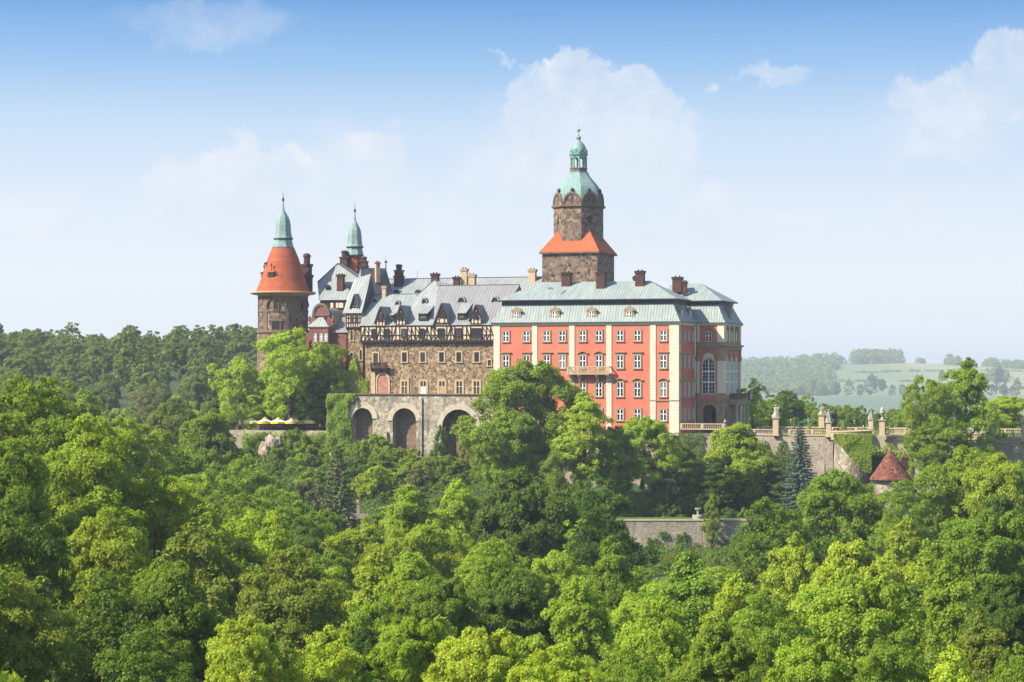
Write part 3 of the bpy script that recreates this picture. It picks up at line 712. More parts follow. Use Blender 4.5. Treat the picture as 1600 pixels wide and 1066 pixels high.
# flag hanging from the pavilion balcony
def flag():
    u, v = pu1 + 2.0, pbays[2] + 1.5
    T = cthing('flag', 'small white and red flag hanging from the balcony at the right end of the palace', 'flag', u, v, pbz)
    m = MB(); m.bar((u, v, pbz + .2), (u + 1.2, v - .5, pbz + 1.9), .04, 'iron', 6); part('pole', m, T)
    n = 8; m = MB()
    for mat, a0, a1 in (('white_cloth', .0, .5), ('red_cloth', .5, 1.0)):
        for i in range(n):
            pts = []
            for (k, e) in ((i, a0), (i + 1, a0), (i + 1, a1), (i, a1)):
                s = k / n; pts.append((u + 1.2 - .9 * e + .05, v - .5 + .08 * math.sin(s * 9) + .3 * e, pbz + 1.85 - .6 * e - 1.8 * s))
            m.poly(pts, mat)
    part('cloth', m, T)
flag()

# ================================================================== MAIN TOWER
def main_tower():
    v0 = 24.0
    u0, u1 = U(847.2, v0), U(933.3, v0); v1 = Vd(959.6, u1)
    ze = Z(394, (u0 + u1) / 2, v0); zb = Z(470, u0, v0)
    uc, vc = (u0 + u1) / 2, (v0 + v1) / 2
    T = cthing('main_tower', 'tall rubble stone main tower with orange skirt roof and green copper onion dome', 'tower', uc, vc, zb - 12)
    m = MB(); m.box(u0, u1, v0, v1, zb - 12, ze, 'towerstone'); part('lower_body', m, T)
    zz = lambda py: Z(py, uc, vc)
    rf = px2m(78.0, 440 + 30) / 2 / math.cos(R(22.5)) * 1.0     # circumradius
    rf = (px2m(78.0, W(uc, vc)[1]) / 2) / 1.0
    ap = rf * math.cos(R(22.5)); ph = R(22.5)
    zo = zz(325)
    m = MB(); m.lathe(uc, vc, [(rf, ze - 3), (rf, zo)], 8, 'towerstone', ph); part('octagon_body', m, T)
    m = MB(); m.lathe(uc, vc, [(rf, zo - .3), (rf + .5, zo), (rf + .5, zo + .35), (rf, zo + .4)], 8, 'sanddark', ph); part('cornice', m, T)
    # slits
    m = MB()
    for px, py, w, h in ((868 + 0, 400.5, 3, 6), (890, 414, 3.5, 6), (912, 399, 3, 8)):
        u, z = UZ(px, py, v0); m.box(u - px2m(w) / 2, u + px2m(w) / 2, v0 - .03, v0 + .1, z - px2m(h) / 2, z + px2m(h) / 2, 'iron')
    part('slit_window', m, T)
    # skirt roof: square eave to octagon, with four spandrel peaks
    m = MB(); o = .55; q = [(u0 - o, v0 - o), (u1 + o, v0 - o), (u1 + o, v1 + o), (u0 - o, v1 + o)]
    zf = zz(378.5); zp = zz(363)
    oc = [(uc + rf * math.cos(ph + i * math.pi / 4), vc + rf * math.sin(ph + i * math.pi / 4)) for i in range(8)]
    # octagon corner indices: faces between i and i+1; front face (-v) is between 5 and 6
    def P(xy, z): return (xy[0], xy[1], z)
    fl, fr = oc[5], oc[6]; rl, rr = oc[7], oc[0]; bl, br = oc[1], oc[2]; ll, lr = oc[3], oc[4]
    E = 1.01
    sc = lambda p, k=E: (uc + (p[0] - uc) * k, vc + (p[1] - vc) * k)
    zE = ze + .06
    sides = [(q[0], q[1], fl, fr), (q[1], q[2], rl, rr), (q[2], q[3], bl, br), (q[3], q[0], ll, lr)]
    for a, b, c, d in sides: m.poly([P(a, zE), P(b, zE), P(sc(d), zf), P(sc(c), zf)], 'tileorange')
    corners = [(q[1], fr, rl), (q[2], rr, bl), (q[3], br, ll), (q[0], lr, fl)]
    for a, c, d in corners:
        mid = ((c[0] + d[0]) / 2, (c[1] + d[1]) / 2); t = sc(mid, 1.01)
        m.poly([P(a, zE), P(t, zp), P(sc(c), zf)], 'tileorange'); m.poly([P(a, zE), P(sc(d), zf), P(t, zp)], 'tileorange')
    part('skirt_roof', m, T)
    m = MB(); m.box(u0 - o, u1 + o, v0 - o, v1 + o, ze - .28, ze + .05, 'sanddark'); part('eave', m, T)
    # lunette gables, balls
    s = 2 * rf * math.sin(math.pi / 8) / 2
    for i in range(8):
        a = ph + (i + .5) * math.pi / 4; X = Matrix.Translation((uc, vc, 0)) @ Matrix.Rotation(a + math.pi / 2, 4, 'Z')
        m = MB(); m.X = X; n = 12; hz = zo + .4; y = -ap
        pr = lambda r, h: [(r * math.cos(math.pi * k / n), hz + h * math.sin(math.pi * k / n)) for k in range(n + 1)]
        H = px2m(20.5, 465)
        m.prism(pr(s * .99, H * .97), y - .02, y + 1.4, 'towerstone')
        A_, B_ = pr(s * 1.0, H), pr(s * .84, H * .82)
        for k in range(n): m.prism([A_[k], A_[k + 1], B_[k + 1], B_[k]], y - .22, y - .02, 'sanddark')
        m.box(-.18, .18, y - .05, y + .1, hz + H * .3, hz + H * .66, 'iron')
        g = part('gable', m, T)
        m = MB(); m.X = X; m.lathe(0, y + .2, [(.05, hz + H * .98), (.3, hz + H * 1.0), (.42, hz + H * 1.12), (.3, hz + H * 1.25), (.05, hz + H * 1.3)], 8, 'iron'); part('ball', m, g)
    for k, py, px in ((5, 345.5, 905), (4, 345.5, 872)):
        pass
    for i, h in ((6, 1.8), (4, 2.2)):
        a = ph + (i + .5) * math.pi / 4; X = Matrix.Translation((uc, vc, 0)) @ Matrix.Rotation(a + math.pi / 2, 4, 'Z')
        m = MB(); m.X = X; m.box(-.35, .35, -ap - .04, -ap + .1, zz(351.5), zz(340), 'iron'); part('slit_window', m, T)
    # dome
    m = MB(); m.lathe(uc, vc, [(rf * .99, zo + .45), (rf * .99, zz(312)), (rf * .965, zz(306)), (rf * .915, zz(299.5)), (rf * .83, zz(293)), (rf * .71, zz(287)), (rf * .58, zz(281.5)), (rf * .475, zz(276.5)), (rf * .41, zz(272)), (rf * .395, zz(269.5))], 8, 'dome', ph); part('dome', m, T)
    # lantern
    wl = px2m(27.5, 470) / 2
    m = MB(); m.lathe(uc, vc, [(rf * .40, zz(271)), (wl * 1.0, zz(269.5)), (wl, zz(264.5)), (wl * 1.05, zz(264)), (wl * 1.05, zz(263))], 8, 'sanddark', ph)
    L = part('lantern', m, T)
    for i in range(8):
        a = ph + i * math.pi / 4; m = MB(); x, y = uc + wl * .88 * math.cos(a), vc + wl * .88 * math.sin(a)
        m.lathe(x, y, [(.30, zz(263)), (.22, zz(261)), (.22, zz(247.5)), (.32, zz(246))], 8, 'copperdark'); part('column', m, L)
        a2 = a + math.pi / 8; X = Matrix.Translation((uc, vc, 0)) @ Matrix.Rotation(a2 + math.pi / 2, 4, 'Z'); m = MB(); m.X = X
        hs = wl * .88 * math.sin(math.pi / 8); yy = -wl * .88 * math.cos(math.pi / 8); n = 8; zt = zz(244)
        for k in range(n):
            a0, a1 = math.pi * k / n, math.pi * (k + 1) / n
            m.prism([(hs * .72 * math.cos(a0), zz(250.5) + hs * .72 * math.sin(a0)), (hs * math.cos(a0), zt), (hs * math.cos(a1), zt), (hs * .72 * math.cos(a1), zz(250.5) + hs * .72 * math.sin(a1))], yy - .12, yy + .12, 'copperdark')
        part('arch', m, L)
    m = MB(); m.lathe(uc, vc, [(wl * .98, zz(244)), (wl * 1.12, zz(242.5)), (wl * 1.12, zz(241)), (wl * .98, zz(240.5))], 8, 'copperdark', ph); part('cornice', m, L)
    m = MB(); m.lathe(uc, vc, [(wl * .95, zz(240.5)), (wl * .95, zz(236)), (wl * .86, zz(231)), (wl * .7, zz(226.5)), (wl * .45, zz(222.5)), (wl * .24, zz(220)), (wl * .2, zz(217)), (wl * .34, zz(216)), (wl * .3, zz(214.5)), (wl * .1, zz(212)), (.09, zz(208))], 16, 'cupola')
    for i in range(8):
        a2 = ph + (i + .5) * math.pi / 4; X = Matrix.Translation((uc, vc, 0)) @ Matrix.Rotation(a2 + math.pi / 2, 4, 'Z'); m.X = X
        m.prism([(.66 * math.cos(math.pi * k / 8), zz(240) + .95 * math.sin(math.pi * k / 8)) for k in range(9)], -wl * 1.0, -wl * .7, 'copperdark')
        m.lathe(0, -wl * 1.0, [(.02, zz(238.2)), (.2, zz(237.2)), (.02, zz(236))], 8, 'iron')
    m.X = None
    part('cupola', m, L)
    m = MB(); m.lathe(uc, vc, [(.1, zz(209)), (.08, zz(206)), (.38, zz(205)), (.48, zz(203.6)), (.38, zz(202)), (.06, zz(201)), (.02, zz(192))], 10, 'copperdark'); part('finial', m, L)
main_tower()

# ================================================================== STONE HALL with timbered storey
HV = 1.4
def stone_hall():
    u0, u1 = U(566, HV), UL - .02; um = (u0 + u1) / 2; z = lambda py: Z(py, U(690, HV), HV)
    zb = z(622); zt = z(535); ze = z(508); v1 = HV + 17
    T = cthing('timbered_hall', 'brown rubble hall with black and cream half timbered top storey and grey sheet roof', 'hall', um, HV + 8, zb - 4)
    m = MB(); rr = 2.0
    m.box(u0 + rr, u1, HV, v1, zb - 4, zt, 'hallstone'); m.lathe(u0 + rr, HV + rr, [(rr, zb - 4), (rr, zt)], 20, 'hallstone'); m.box(u0, u0 + rr, HV + rr, v1, zb - 4, zt, 'hallstone')
    part('wall', m, T)
    # timbered storey, jettied
    tv = HV - .55; m = MB(); m.box(u0 - .2, u1, tv, v1, zt, ze, 'plaster'); part('timber_storey', m, T)
    m = MB(); y0, y1 = tv - .12, tv + .02; H = ze - zt
    x0 = u0 - .2
    m.tb(x0, zt + .18, u1, zt + .18, .36, y0 - .06, y1, 'timber'); m.tb(x0, ze - .12, u1, ze - .12, .24, y0 - .04, y1, 'timber'); m.tb(x0, zt + H * .42, u1, zt + H * .42, .15, y0, y1, 'timber')
    wins = [(584.5, 6.5), (604.8, 6.5), (631, 7), (659.5, 7.5), (689.3, 10.5), (716.5, 9.5), (744.4, 16)]
    n = 34; uw = [(U(p, tv), px2m(w, 450) / 2) for p, w in wins]
    k = 0; x = x0 + .12
    pitch = (u1 - x0 - .24) / n
    for i in range(n + 1):
        xx = x0 + .12 + i * pitch
        if any(abs(xx - c) < h * .9 for c, h in uw): continue
        m.tb(xx, zt + .44, xx, ze - .2, .17, y0, y1, 'timber')
    rr_ = random.Random(3)
    for i in range(0, n, 1):
        xa, xb = x0 + .12 + i * pitch, x0 + .12 + (i + 1) * pitch
        if any(c - h - .1 < (xa + xb) / 2 < c + h + .1 for c, h in uw): continue
        st = rr_.choice((1, 1, 2, 1, 2, 3))
        if st == 1 and i % 2 == 0: m.tb(xa, zt + .44, xb, ze - .4, .17, y0 + .02, y1, 'timber')
        elif st == 1: m.tb(xb, zt + .44, xa, ze - .4, .17, y0 + .02, y1, 'timber')
        elif st == 2:
            m.tb(xa, zt + .44, xb, zt + H * .5, .16, y0 + .02, y1, 'timber'); m.tb(xb, zt + H * .5, xa, ze - .4, .16, y0 + .03, y1, 'timber')
    # scalloped foot of the jetty
    ns = 44
    for i in range(ns):
        a, b = lerp(x0, u1, i / ns), lerp(x0, u1, (i + 1) / ns)
        m.prism([(a, zt + .36), (b, zt + .36), ((a + b) / 2 + .06, zt + .66), ((a + b) / 2 - .06, zt + .66)], y0 - .01, y1, 'timber')
        m.box((a + b) / 2 - .14, (a + b) / 2 + .14, tv - .1, HV, zt - .26, zt + .02, 'timber')
    part('timber_frame', m, T)
    win_mesh('timb', .78, 1.6, bars='grid', surround='timber', sw=.12, sash='iron'); win_mesh('timbw', 1.2, 1.6, bars='grid', surround='timber', sw=.12, sash='iron'); win_mesh('timbx', 2.0, 1.6, bars='cross', surround='timber', sw=.12, sash='iron')
    for (p, w), (c, h) in zip(wins, uw): window(T, 'timb' if w < 9 else ('timbw' if w < 12 else 'timbx'), c, tv - .1, z(526.2))
    # wall windows
    win_mesh('hallA', px2m(8, 448), px2m(15, 448), bars='grid', surround='sandlight', sw=.28, sash='iron')
    win_mesh('hallB', px2m(10.2, 448), px2m(20.3, 448), bars='cross', surround='sandlight', sw=.34, sash='sandlight', split=.58)
    win_mesh('hallC', px2m(5, 448), px2m(9, 448), bars='grid', surround='sandlight', sw=.2, sash='iron')
    for p in (632.3, 660.9, 690.2, 717.2, 745.1): window(T, 'hallA', U(p, HV), HV, z(565.4))
    for i, p in enumerate((632.3, 661.6, 690.8, 717.9, 744.9)):
        o = window(T, 'hallB', U(p, HV), HV, z(615.6))
        if i in (1, 2):
            m = MB(); w = px2m(10, 448) / 2 - .12; c = U(p, HV); m.box(c - w, c - .04, HV - .13, HV - .1, z(615.6) + .05, z(604.8), 'white' if i == 1 else 'wood'); m.box(c + .04, c + w, HV - .13, HV - .1, z(615.6) + .05, z(604.8), 'white' if i == 1 else 'wood')
            part('shutter', m, T, 'white closed lower leaf' if i == 1 else None)
    window(T, 'hallC', U(765, HV), HV, z(571.5)); window(T, 'hallA', U(587.3, HV), HV, z(566.5)); window(T, 'hallC', U(763.5, HV), HV, z(607))
    # walled-up red arch with stone jamb, little balcony above
    c, hw = U(598.5, HV), px2m(9.6, 448); nb, nt = z(617), z(584.5); n = 12
    arc = lambda r: [(c + r * math.cos(math.pi * i / n), nt - hw + r * math.sin(math.pi * i / n)) for i in range(n + 1)]
    m = MB(); m.prism([(c - hw, nb), (c + hw, nb)] + arc(hw), HV - .05, HV + .1, 'redbrick'); o = part('blocked_arch', m, T, 'red walled-up arch')
    m = MB(); a, b = arc(hw + .32), arc(hw)
    for i in range(n): m.prism([a[i], a[i + 1], b[i + 1], b[i]], HV - .2, HV + .05, 'sandlight')
    m.box(c - hw - .32, c - hw, HV - .2, HV + .05, nb, nt - hw, 'sandlight'); m.box(c + hw, c + hw + .32, HV - .2, HV + .05, nb, nt - hw, 'sandlight')
    m.box(U(581, HV), U(587, HV), HV - .35, HV + .05, nb, z(578), 'sandlight')
    part('surround', m, o)
    a, b = U(581.6, HV), U(608.7, HV); za, zb_ = z(576.5), z(566.8)
    m = MB(); m.box(a, b, HV - 1.2, HV, za, za + .2, 'timber'); m.box(a, b, HV - 1.2, HV - 1.08, zb_ - .15, zb_, 'timber')
    for k in range(22): x = lerp(a + .06, b - .06, k / 21); m.box(x - .05, x + .05, HV - 1.17, HV - 1.1, za + .2, zb_ - .15, 'timber')
    for k in (0, .5, 1): x = lerp(a + .15, b - .15, k); m.box(x - .12, x + .12, HV - 1.21, HV - 1.05, za + .2, zb_ + .1, 'timber'); m.prismx([(HV, za), (HV - 1.0, za), (HV, za - 1.1)], x - .1, x + .1, 'timber')
    part('balcony', m, T)
    # ---- roof
    ev, rv = tv - .28, HV + 8.2
    zr = Z(446, U(740, rv), rv); zE = ze - .05
    ua = U(674, ev)
    m = MB()
    ur0, ur1 = U(684, rv), U(812, rv)
    fz = zE + .55; fvv = ev + 1.1      # bell-cast foot
    m.poly([(ua, ev, zE), (u1, ev, zE), (u1, fvv, fz), (ua, fvv, fz)], 'palegrey')
    m.poly([(ua, fvv, fz), (u1, fvv, fz), (ur1, rv, zr), (ur0, rv, zr)], 'grey')
    m.poly([(ur0, rv, zr), (ur1, rv, zr), (ur1, v1 + 1, zE), (ur0, v1 + 1, zE)], 'grey')
    m.poly([(u1, fvv, fz), (u1, ev, zE), (u1, v1 + 1, zE), (ur1, rv, zr)], 'grey')
    roof = part('roof', m, T)
    # canted pale face and lower left roof
    rv2 = HV + 9.4
    ap = UZ(679, 438, rv2); hb = UZ(633, 479, HV + 7.5)
    m = MB()
    m.poly([(ua, fvv, fz), (ur0, rv, zr), (ap[0], rv2, ap[1]), (hb[0], HV + 7.5, hb[1]), (U(622, fvv), fvv + .8, fz - .02)], 'palegrey')
    m.poly([(ap[0], rv2, ap[1]), (ur0, rv, zr), (ur0 + 4.2, rv + 1.4, zr - .02)], 'grey'); m.poly([(ap[0], rv2, ap[1]), (ur0 + 4.2, rv + 1.4, zr), (ur0 + 3, rv2 + 6, zr - 5), (hb[0], HV + 14, hb[1])], 'grey')
    m.poly([(U(616, ev), ev, zE), (ua, ev, zE), (ua, fvv, fz), (U(616, fvv), fvv, fz)], 'palegrey')
    zr2 = Z(460, U(620, HV + 8.8), HV + 8.8); v2 = HV + 8.8
    ue = x0 - .3
    m.poly([(ue, ev, zE), (U(616, ev), ev, zE), (U(616, fvv), fvv, fz), (ue, fvv, fz)], 'palegrey')
    m.poly([(ue, fvv, fz), (ua, fvv, fz - .04), (U(672, v2), v2, zr2), (U(574, v2), v2, zr2)], 'palegrey')
    m.poly([(ue, fvv, fz), (U(574, v2), v2, zr2), (ue, v1, zE)], 'palegrey'); m.poly([(U(574, v2), v2, zr2), (U(672, v2), v2, zr2), (ua, v1, zE), (ue, v1, zE)], 'palegrey')
    r2 = part('lower_roof', m, T)
    m = MB(); m.bar((U(574, v2), v2, zr2 + .03), (U(655, v2), v2, zr2 + .03), .09, 'lead'); m.bar((ur0, rv, zr + .03), (ur1, rv, zr + .03), .09, 'lead'); m.bar((hb[0], HV + 7.5, hb[1] + .03), (ap[0], rv2, ap[1] + .05), .1, 'lead'); part('ridge', m, T)
    # gabled dormers
    win_mesh('gab', .7, 1.1, bars='grid', surround='timber', sw=.12, sash='iron'); win_mesh('gabw', 1.2, 1.3, bars='grid', surround='timber', sw=.12, sash='iron')
    def gable(p, hwp, pk, pb, big):
        gv = tv - .15; c = U(p, gv); hw = px2m(hwp, 448); zb_, zp = Z(pb, c, gv), Z(pk, c, gv); zk = zb_ + (zp - zb_) * (.0 if big else .30)
        d = (zp - zE) / (zr - zE) * (rv - ev) + .6
        m = MB(); e = .86
        m.prism([(c - hw * e, zb_), (c + hw * e, zb_), (c + hw * e, zk), (c, zp - .3), (c - hw * e, zk)], gv, gv + d - 1.5, 'plaster')
        w = .17; y0, y1 = gv - .07, gv + .01
        m.tb(c - hw * e, zb_ + .1, c + hw * e, zb_ + .1, .2, y0, y1, 'timber'); m.tb(c - hw * e, zk, c, zp - .3, .26, y0, y1, 'timber'); m.tb(c + hw * e, zk, c, zp - .3, .26, y0, y1, 'timber')
        if not big: m.tb(c - hw * e + .08, zb_, c - hw * e + .08, zk + .1, .2, y0, y1, 'timber'); m.tb(c + hw * e - .08, zb_, c + hw * e - .08, zk + .1, .2, y0, y1, 'timber')
        h = zp - zb_
        for zz, f in ((.36, .62 if big else .8), (.66, .30 if big else .42), (.80, .17 if big else .25)): m.tb(c - hw * e * f, zb_ + h * zz, c + hw * e * f, zb_ + h * zz, .15, y0 + .01, y1, 'timber')
        for s in (-1, 1):
            m.tb(c + s * hw * .15, zb_, c + s * hw * .5, zb_ + h * .36, .15, y0 + .02, y1, 'timber'); m.tb(c + s * hw * .45, zb_, c + s * hw * .12, zb_ + h * .36, .13, y0 + .02, y1, 'timber'); m.tb(c + s * hw * .2, zb_ + h * .66, c, zb_ + h * .8, .12, y0 + .02, y1, 'timber')
            if big: m.tb(c + s * hw * .52, zb_ + .1, c + s * hw * .72, zb_ + h * .22, .13, y0 + .02, y1, 'timber'); m.tb(c, zb_ + h * .66, c + s * hw * .12, zb_ + h * .8, .1, y0 + .02, y1, 'timber')
        D = part('gable_dormer', m, T)
        m = MB(); t = .16; o = .16
        for s in (-1, 1):
            ex = hw * 1.08; zk2 = zk - (zp - zk) * (1.08 - e) / e * .9
            a = [(c + s * ex, gv - o, zk2), (c, gv - o, zp), (c, gv + d + 1.2, zp), (c + s * ex, gv + d * .55 + .6, zk2)]
            b = [(x_, y_, z_ + t) for x_, y_, z_ in a]
            m.hull4(a, b, 'grey')
            m.tb(c + s * ex, zk2 + .02, c, zp + .02, .3, gv - o - .05, gv - o - .001, 'timber')
        part('roof', m, D)
        q = window(D, 'gabw' if big else 'gab', c, gv - .06, zb_ + h * .38 - (.0 if big else .05))
    gable(594.7, 9.6, 480, 510.5, False); gable(626.2, 9.6, 478, 509, False); gable(690.4, 14.6, 474.5, 506, True); gable(743.7, 10.5, 477, 507, False)
    # shed dormers, eyebrow vents
    def shed(p, w, pt, pm, pb):
        u, v, zb_ = roof_hit(p, pb, ev, zE, rv, zr); hw = px2m(w, 450) / 2; zt_ = Z(pm, u, v); s = (zr - zE) / (rv - ev)
        d = (zt_ - zb_) / s + .9; m = MB()
        m.prismx([(v - .02, zb_ - .3), (v - .02, zt_), (v + d + .5, zt_ + .35), (v + d + .5, zb_ - .3)], u - hw * .82, u + hw * .82, 'iron')
        D = part('shed_dormer', m, T)
        m = MB(); zu_ = Z(pt, u, v); dd = (zu_ - zb_) / s + .3
        a = [(u - hw, v - .5, zt_ - .12), (u + hw, v - .5, zt_ - .12), (u + hw * 1.05, v + dd, zu_), (u - hw * 1.05, v + dd, zu_)]
        m.hull4(a, [(x_, y_, z_ + .12) for x_, y_, z_ in a], 'palegrey'); part('roof', m, D)
        m = MB(); m.box(u - hw * .45, u + hw * .45, v - .06, v - .02, zb_ + .15, zt_ - .2, 'sanddark'); part('shutter', m, D)
    shed(661, 19, 478, 489.5, 498.5); shed(721.5, 17, 474, 489, 497.5); shed(613, 8, 487, 492, 499)
    def eyebrow(p, py, w, plane):
        u, v, z_ = roof_hit(p, py, *plane); hw = px2m(w, 452) / 2; n = 10; m = MB()
        sh = lambda k, r: [(u + hw * r * math.cos(math.pi * i / n), z_ - .25 + k * math.sin(math.pi * i / n)) for i in range(n + 1)]
        m.prism(sh(.85, .85), v - .15, v + 1.2, 'iron')
        a, b = sh(1.15, 1.1), sh(.85, .85)
        for i in range(n): m.prism([a[i], a[i + 1], b[i + 1], b[i]], v - .35, v + 1.6, 'palegrey')
        part('eyebrow_vent', m, T)
    pl1 = (ev, zE, rv, zr); pl2 = (fvv, fz, v2, zr2)
    for p, py in ((721.2, 470), (774, 469.5)): eyebrow(p, py, 13, pl1)
    for p, py in ((621.5, 475.5), (586, 471)): eyebrow(p, py, 9, pl2)
    eyebrow(663.4, 471.5, 9, (fvv, fz, rv2, ap[1]))
    chimney(roof, 674, 686, 427.5, 437, rv2 + .5, 'brick', label='broad brick chimney on the roof peak')
    chimney(roof, 708.5, 719, 433, 447, rv + 1.5, 'brick'); chimney(roof, 720.5, 731, 420, 447, rv + 2.2, 'brickpale', label='tall pale rendered chimney'); chimney(roof, 731, 743.5, 429, 447, rv + 2.6, 'brickpale')
    chimney(r2, 597, 604, 447, 461, v2 - .6, 'brickpale')
    return T
HALL = stone_hall()

# ================================================================== LONG REAR WING
def rear_wing():
    v0, vr = 26.0, 34.0; ua, ub = U(606, vr), U(850, vr); z0 = Z(466, U(700, v0), v0); zr = Z(434.5, U(740, vr), vr)
    T = cthing('rear_wing', 'long rear wing showing only its pale green roof behind the timbered hall', 'palace wing', (ua + ub) / 2, vr, z0 - 20)
    m = MB(); m.box(ua, ub, v0 + .6, 2 * vr - v0 - .6, z0 - 20, z0, 'hallstone'); part('wall', m, T)
    m = MB(); m.prismx([(v0, z0), (vr, zr), (2 * vr - v0, z0)], ua, ub, 'palegrey'); r = part('roof', m, T)
    m = MB(); m.bar((ua, vr, zr + .04), (ub, vr, zr + .04), .1, 'lead'); part('ridge', m, r)
    chimney(r, 826, 838, 421, 440, vr - 1.2, 'brickpale', label='orange brown chimney with tiled cap')
    ornate_chimney(r, 623.5, 13, 413, 440, vr - 2.5)
    m = MB(); u = U(652, vr); m.bar((u, vr, zr), (u, vr, zr + 1.8), .04, 'iron', 6); part('rod', m, r)
    for p in (619, 653):
        u, v, z_ = roof_hit(p, 457, v0, z0, vr, zr); m = MB(); m.prism([(u + .75 * math.cos(math.pi * i / 8), z_ - .2 + .8 * math.sin(math.pi * i / 8)) for i in range(9)], v - .25, v + 1, 'iron'); part('eyebrow_vent', m, T)
rear_wing()

# ================================================================== OLD CASTLE BLOCKS on the left
def old_blocks():
    # -- hipped old block with a pale triangular hip
    v0 = 13.0; z = lambda py, p=525, v=v0: Z(py, U(p, v), v)
    ua, ub = U(500, v0), U(566, v0); ze = z(469)
    T = cthing('hipped_old_block', 'old stone block with pale triangular hipped roof between the round tower and the slate roof', 'castle block', (ua + ub) / 2, v0 + 6, z(620) - 4)
    m = MB(); m.box(ua, ub, v0, v0 + 14, z(620) - 4, ze, 'towerstone'); part('wall', m, T)
    m = MB(); zk = z(453); apv = v0 + 6.5; au, az = UZ(528, 412, apv)
    lu, lz = UZ(496, 441, v0 + 4.5); ru, rz = UZ(560, 434, v0 + 5.5)
    m.poly([(ua, v0 - .5, ze), (U(547, v0), v0 - .5, ze), (ru, v0 + 5.5, rz), (au, apv, az), (lu, v0 + 4.5, lz)], 'palegrey')
    m.poly([(au, apv, az), (ru, v0 + 5.5, rz), (ru + 1.2, v0 + 12, rz - 1), (au + 2.6, v0 + 13, az - .4)], 'palegrey')
    m.poly([(au, apv, az), (au + 2.6, v0 + 13, az - .4), (lu, v0 + 14, lz - 4), (lu, v0 + 4.5, lz)], 'palegrey'); m.poly([(ua, v0 - .5, ze), (lu, v0 + 4.5, lz), (lu, v0 + 14, ze)], 'palegrey')
    m.poly([(U(547, v0), v0 - .5, ze), (ub, v0, ze), (ub, v0 + 12, rz - 1), (ru, v0 + 5.5, rz)], 'palegrey')
    rf = part('roof', m, T)
    m = MB(); m.bar((lu, v0 + 4.5, lz), (au, apv, az + .05), .14, 'lead'); m.bar((au, apv, az + .05), (ru, v0 + 5.5, rz + .05), .14, 'lead'); part('ridge', m, rf)
    chimney(rf, 527, 538, 429, 453, v0 + 2.4)
    ornate_chimney(rf, 538.5, 13, 391.5, 422, v0 + 9)
    for p, py in ((510, 449), (546, 449)):
        vv = v0 + 2.6; u, z_ = UZ(p, py, vv - .6); m = MB(); m.prism([(u + .6 * math.cos(math.pi * i / 8), z_ - .1 + .65 * math.sin(math.pi * i / 8)) for i in range(9)], vv - .9, vv + 1, 'iron')
        part('eyebrow_vent', m, rf)
    # timbered top under its eave
    m = MB(); zt = z(484); m.box(U(503, v0), U(548, v0), v0 - .12, v0 + .01, zt, ze, 'timber')
    for p, w in ((519, 5), (527, 4), (533, 8), (543, 5)): u = U(p, v0); m.box(u - px2m(w) / 2, u + px2m(w) / 2, v0 - .16, v0 - .1, zt + .4, ze - .6, 'plaster')
    part('timber_storey', m, T)

    # -- steep dark slate roofed block, turned to show its sunny left face
    B = R(-24); cb, sb = math.cos(B), math.sin(B)
    vx = 13.0; ax, ay = W(U(565.6, vx), vx)           # its front corner in the world
    T = thing('slate_roofed_block', 'block with a steep dark slate roof and ball finials beside the copper turret', 'castle block', (ax, ay, z(520)), -B)
    OFF[T.name] = Vector((0, 0, z(520)))
    zb = z(520); zE = z(489); zr = Z(417.5, U(566, vx), vx); L = 7.2; Dp = 8.5
    m = MB(); m.box(.1, L - .1, .1, Dp - .1, zb - 10, zE, 'towerstone'); part('wall', m, T)
    m = MB(); r0, r1 = (1.6, 3.4, zr), (L - 1.6, 3.4, zr)
    a, b, c, d = (0, 0, zE), (L + 1.2, 0, zE), (L + 1.2, Dp, zE), (0, Dp, zE)
    r0 = (.5, 2.2, zr); r1 = (L - .9, 2.2, zr - .05)
    m.poly([a, b, r1, r0], 'slate'); m.poly([b, c, r1], 'slate'); m.poly([c, d, r0, r1], 'slate'); m.poly([d, a, r0], 'palegrey'); m.poly([a, d, c, b], 'slate'); rf = part('roof', m, T)  # left hip face is paler: the sunlight on it is put into the colour
    for p in (r0, r1):
        m = MB(); m.lathe(p[0], p[1], [(.16, p[2] - .2), (.1, p[2] + .9), (.05, p[2] + 1.1), (.3, p[2] + 1.25), (.34, p[2] + 1.4), (.2, p[2] + 1.6), (.03, p[2] + 1.8), (.015, p[2] + 3)], 8, 'lead'); part('finial', m, rf)
    m = MB(); x = L * .56; m.box(x - .45, x + .45, .9, 1.8, zr - 3.2, zr + .9, 'brickpale'); m.box(x - .6, x + .6, .75, 1.95, zr + .9, zr + 1.05, 'tile'); m.hull4([(x - .6, .75, zr + 1.05), (x + .6, .75, zr + 1.05), (x + .6, 1.95, zr + 1.05), (x - .6, 1.95, zr + 1.05)], [(x - .2, 1.2, zr + 1.5), (x + .2, 1.2, zr + 1.5), (x + .2, 1.5, zr + 1.5), (x - .2, 1.5, zr + 1.5)], 'tile')
    for k in (-.25, 0, .25): m.box(x + k - .08, x + k + .08, .885, .9, zr + .45, zr + .75, 'iron')
    part('chimney', m, rf)

    # -- timbered stair turret in front of it
    v0 = 3.5; ua, ub = U(540.5, v0), U(566, v0); z2 = lambda py: Z(py, U(553, v0), v0)
    T = cthing('timbered_turret', 'narrow stone turret with half timbered top and steep pale roof next to the timbered hall', 'turret', (ua + ub) / 2, v0 + 3, z2(625))
    m = MB(); m.box(ua + .3, ub - .05, v0 + .3, v0 + 9, z2(625), z2(512), 'hallstone'); part('wall', m, T)
    zt, ze = z2(512.5), z2(489.5); m = MB(); m.box(ua, ub, v0, v0 + 7, zt, ze, 'plaster'); part('timber_storey', m, T)
    m = MB(); y0, y1 = v0 - .1, v0 + .01; H = ze - zt
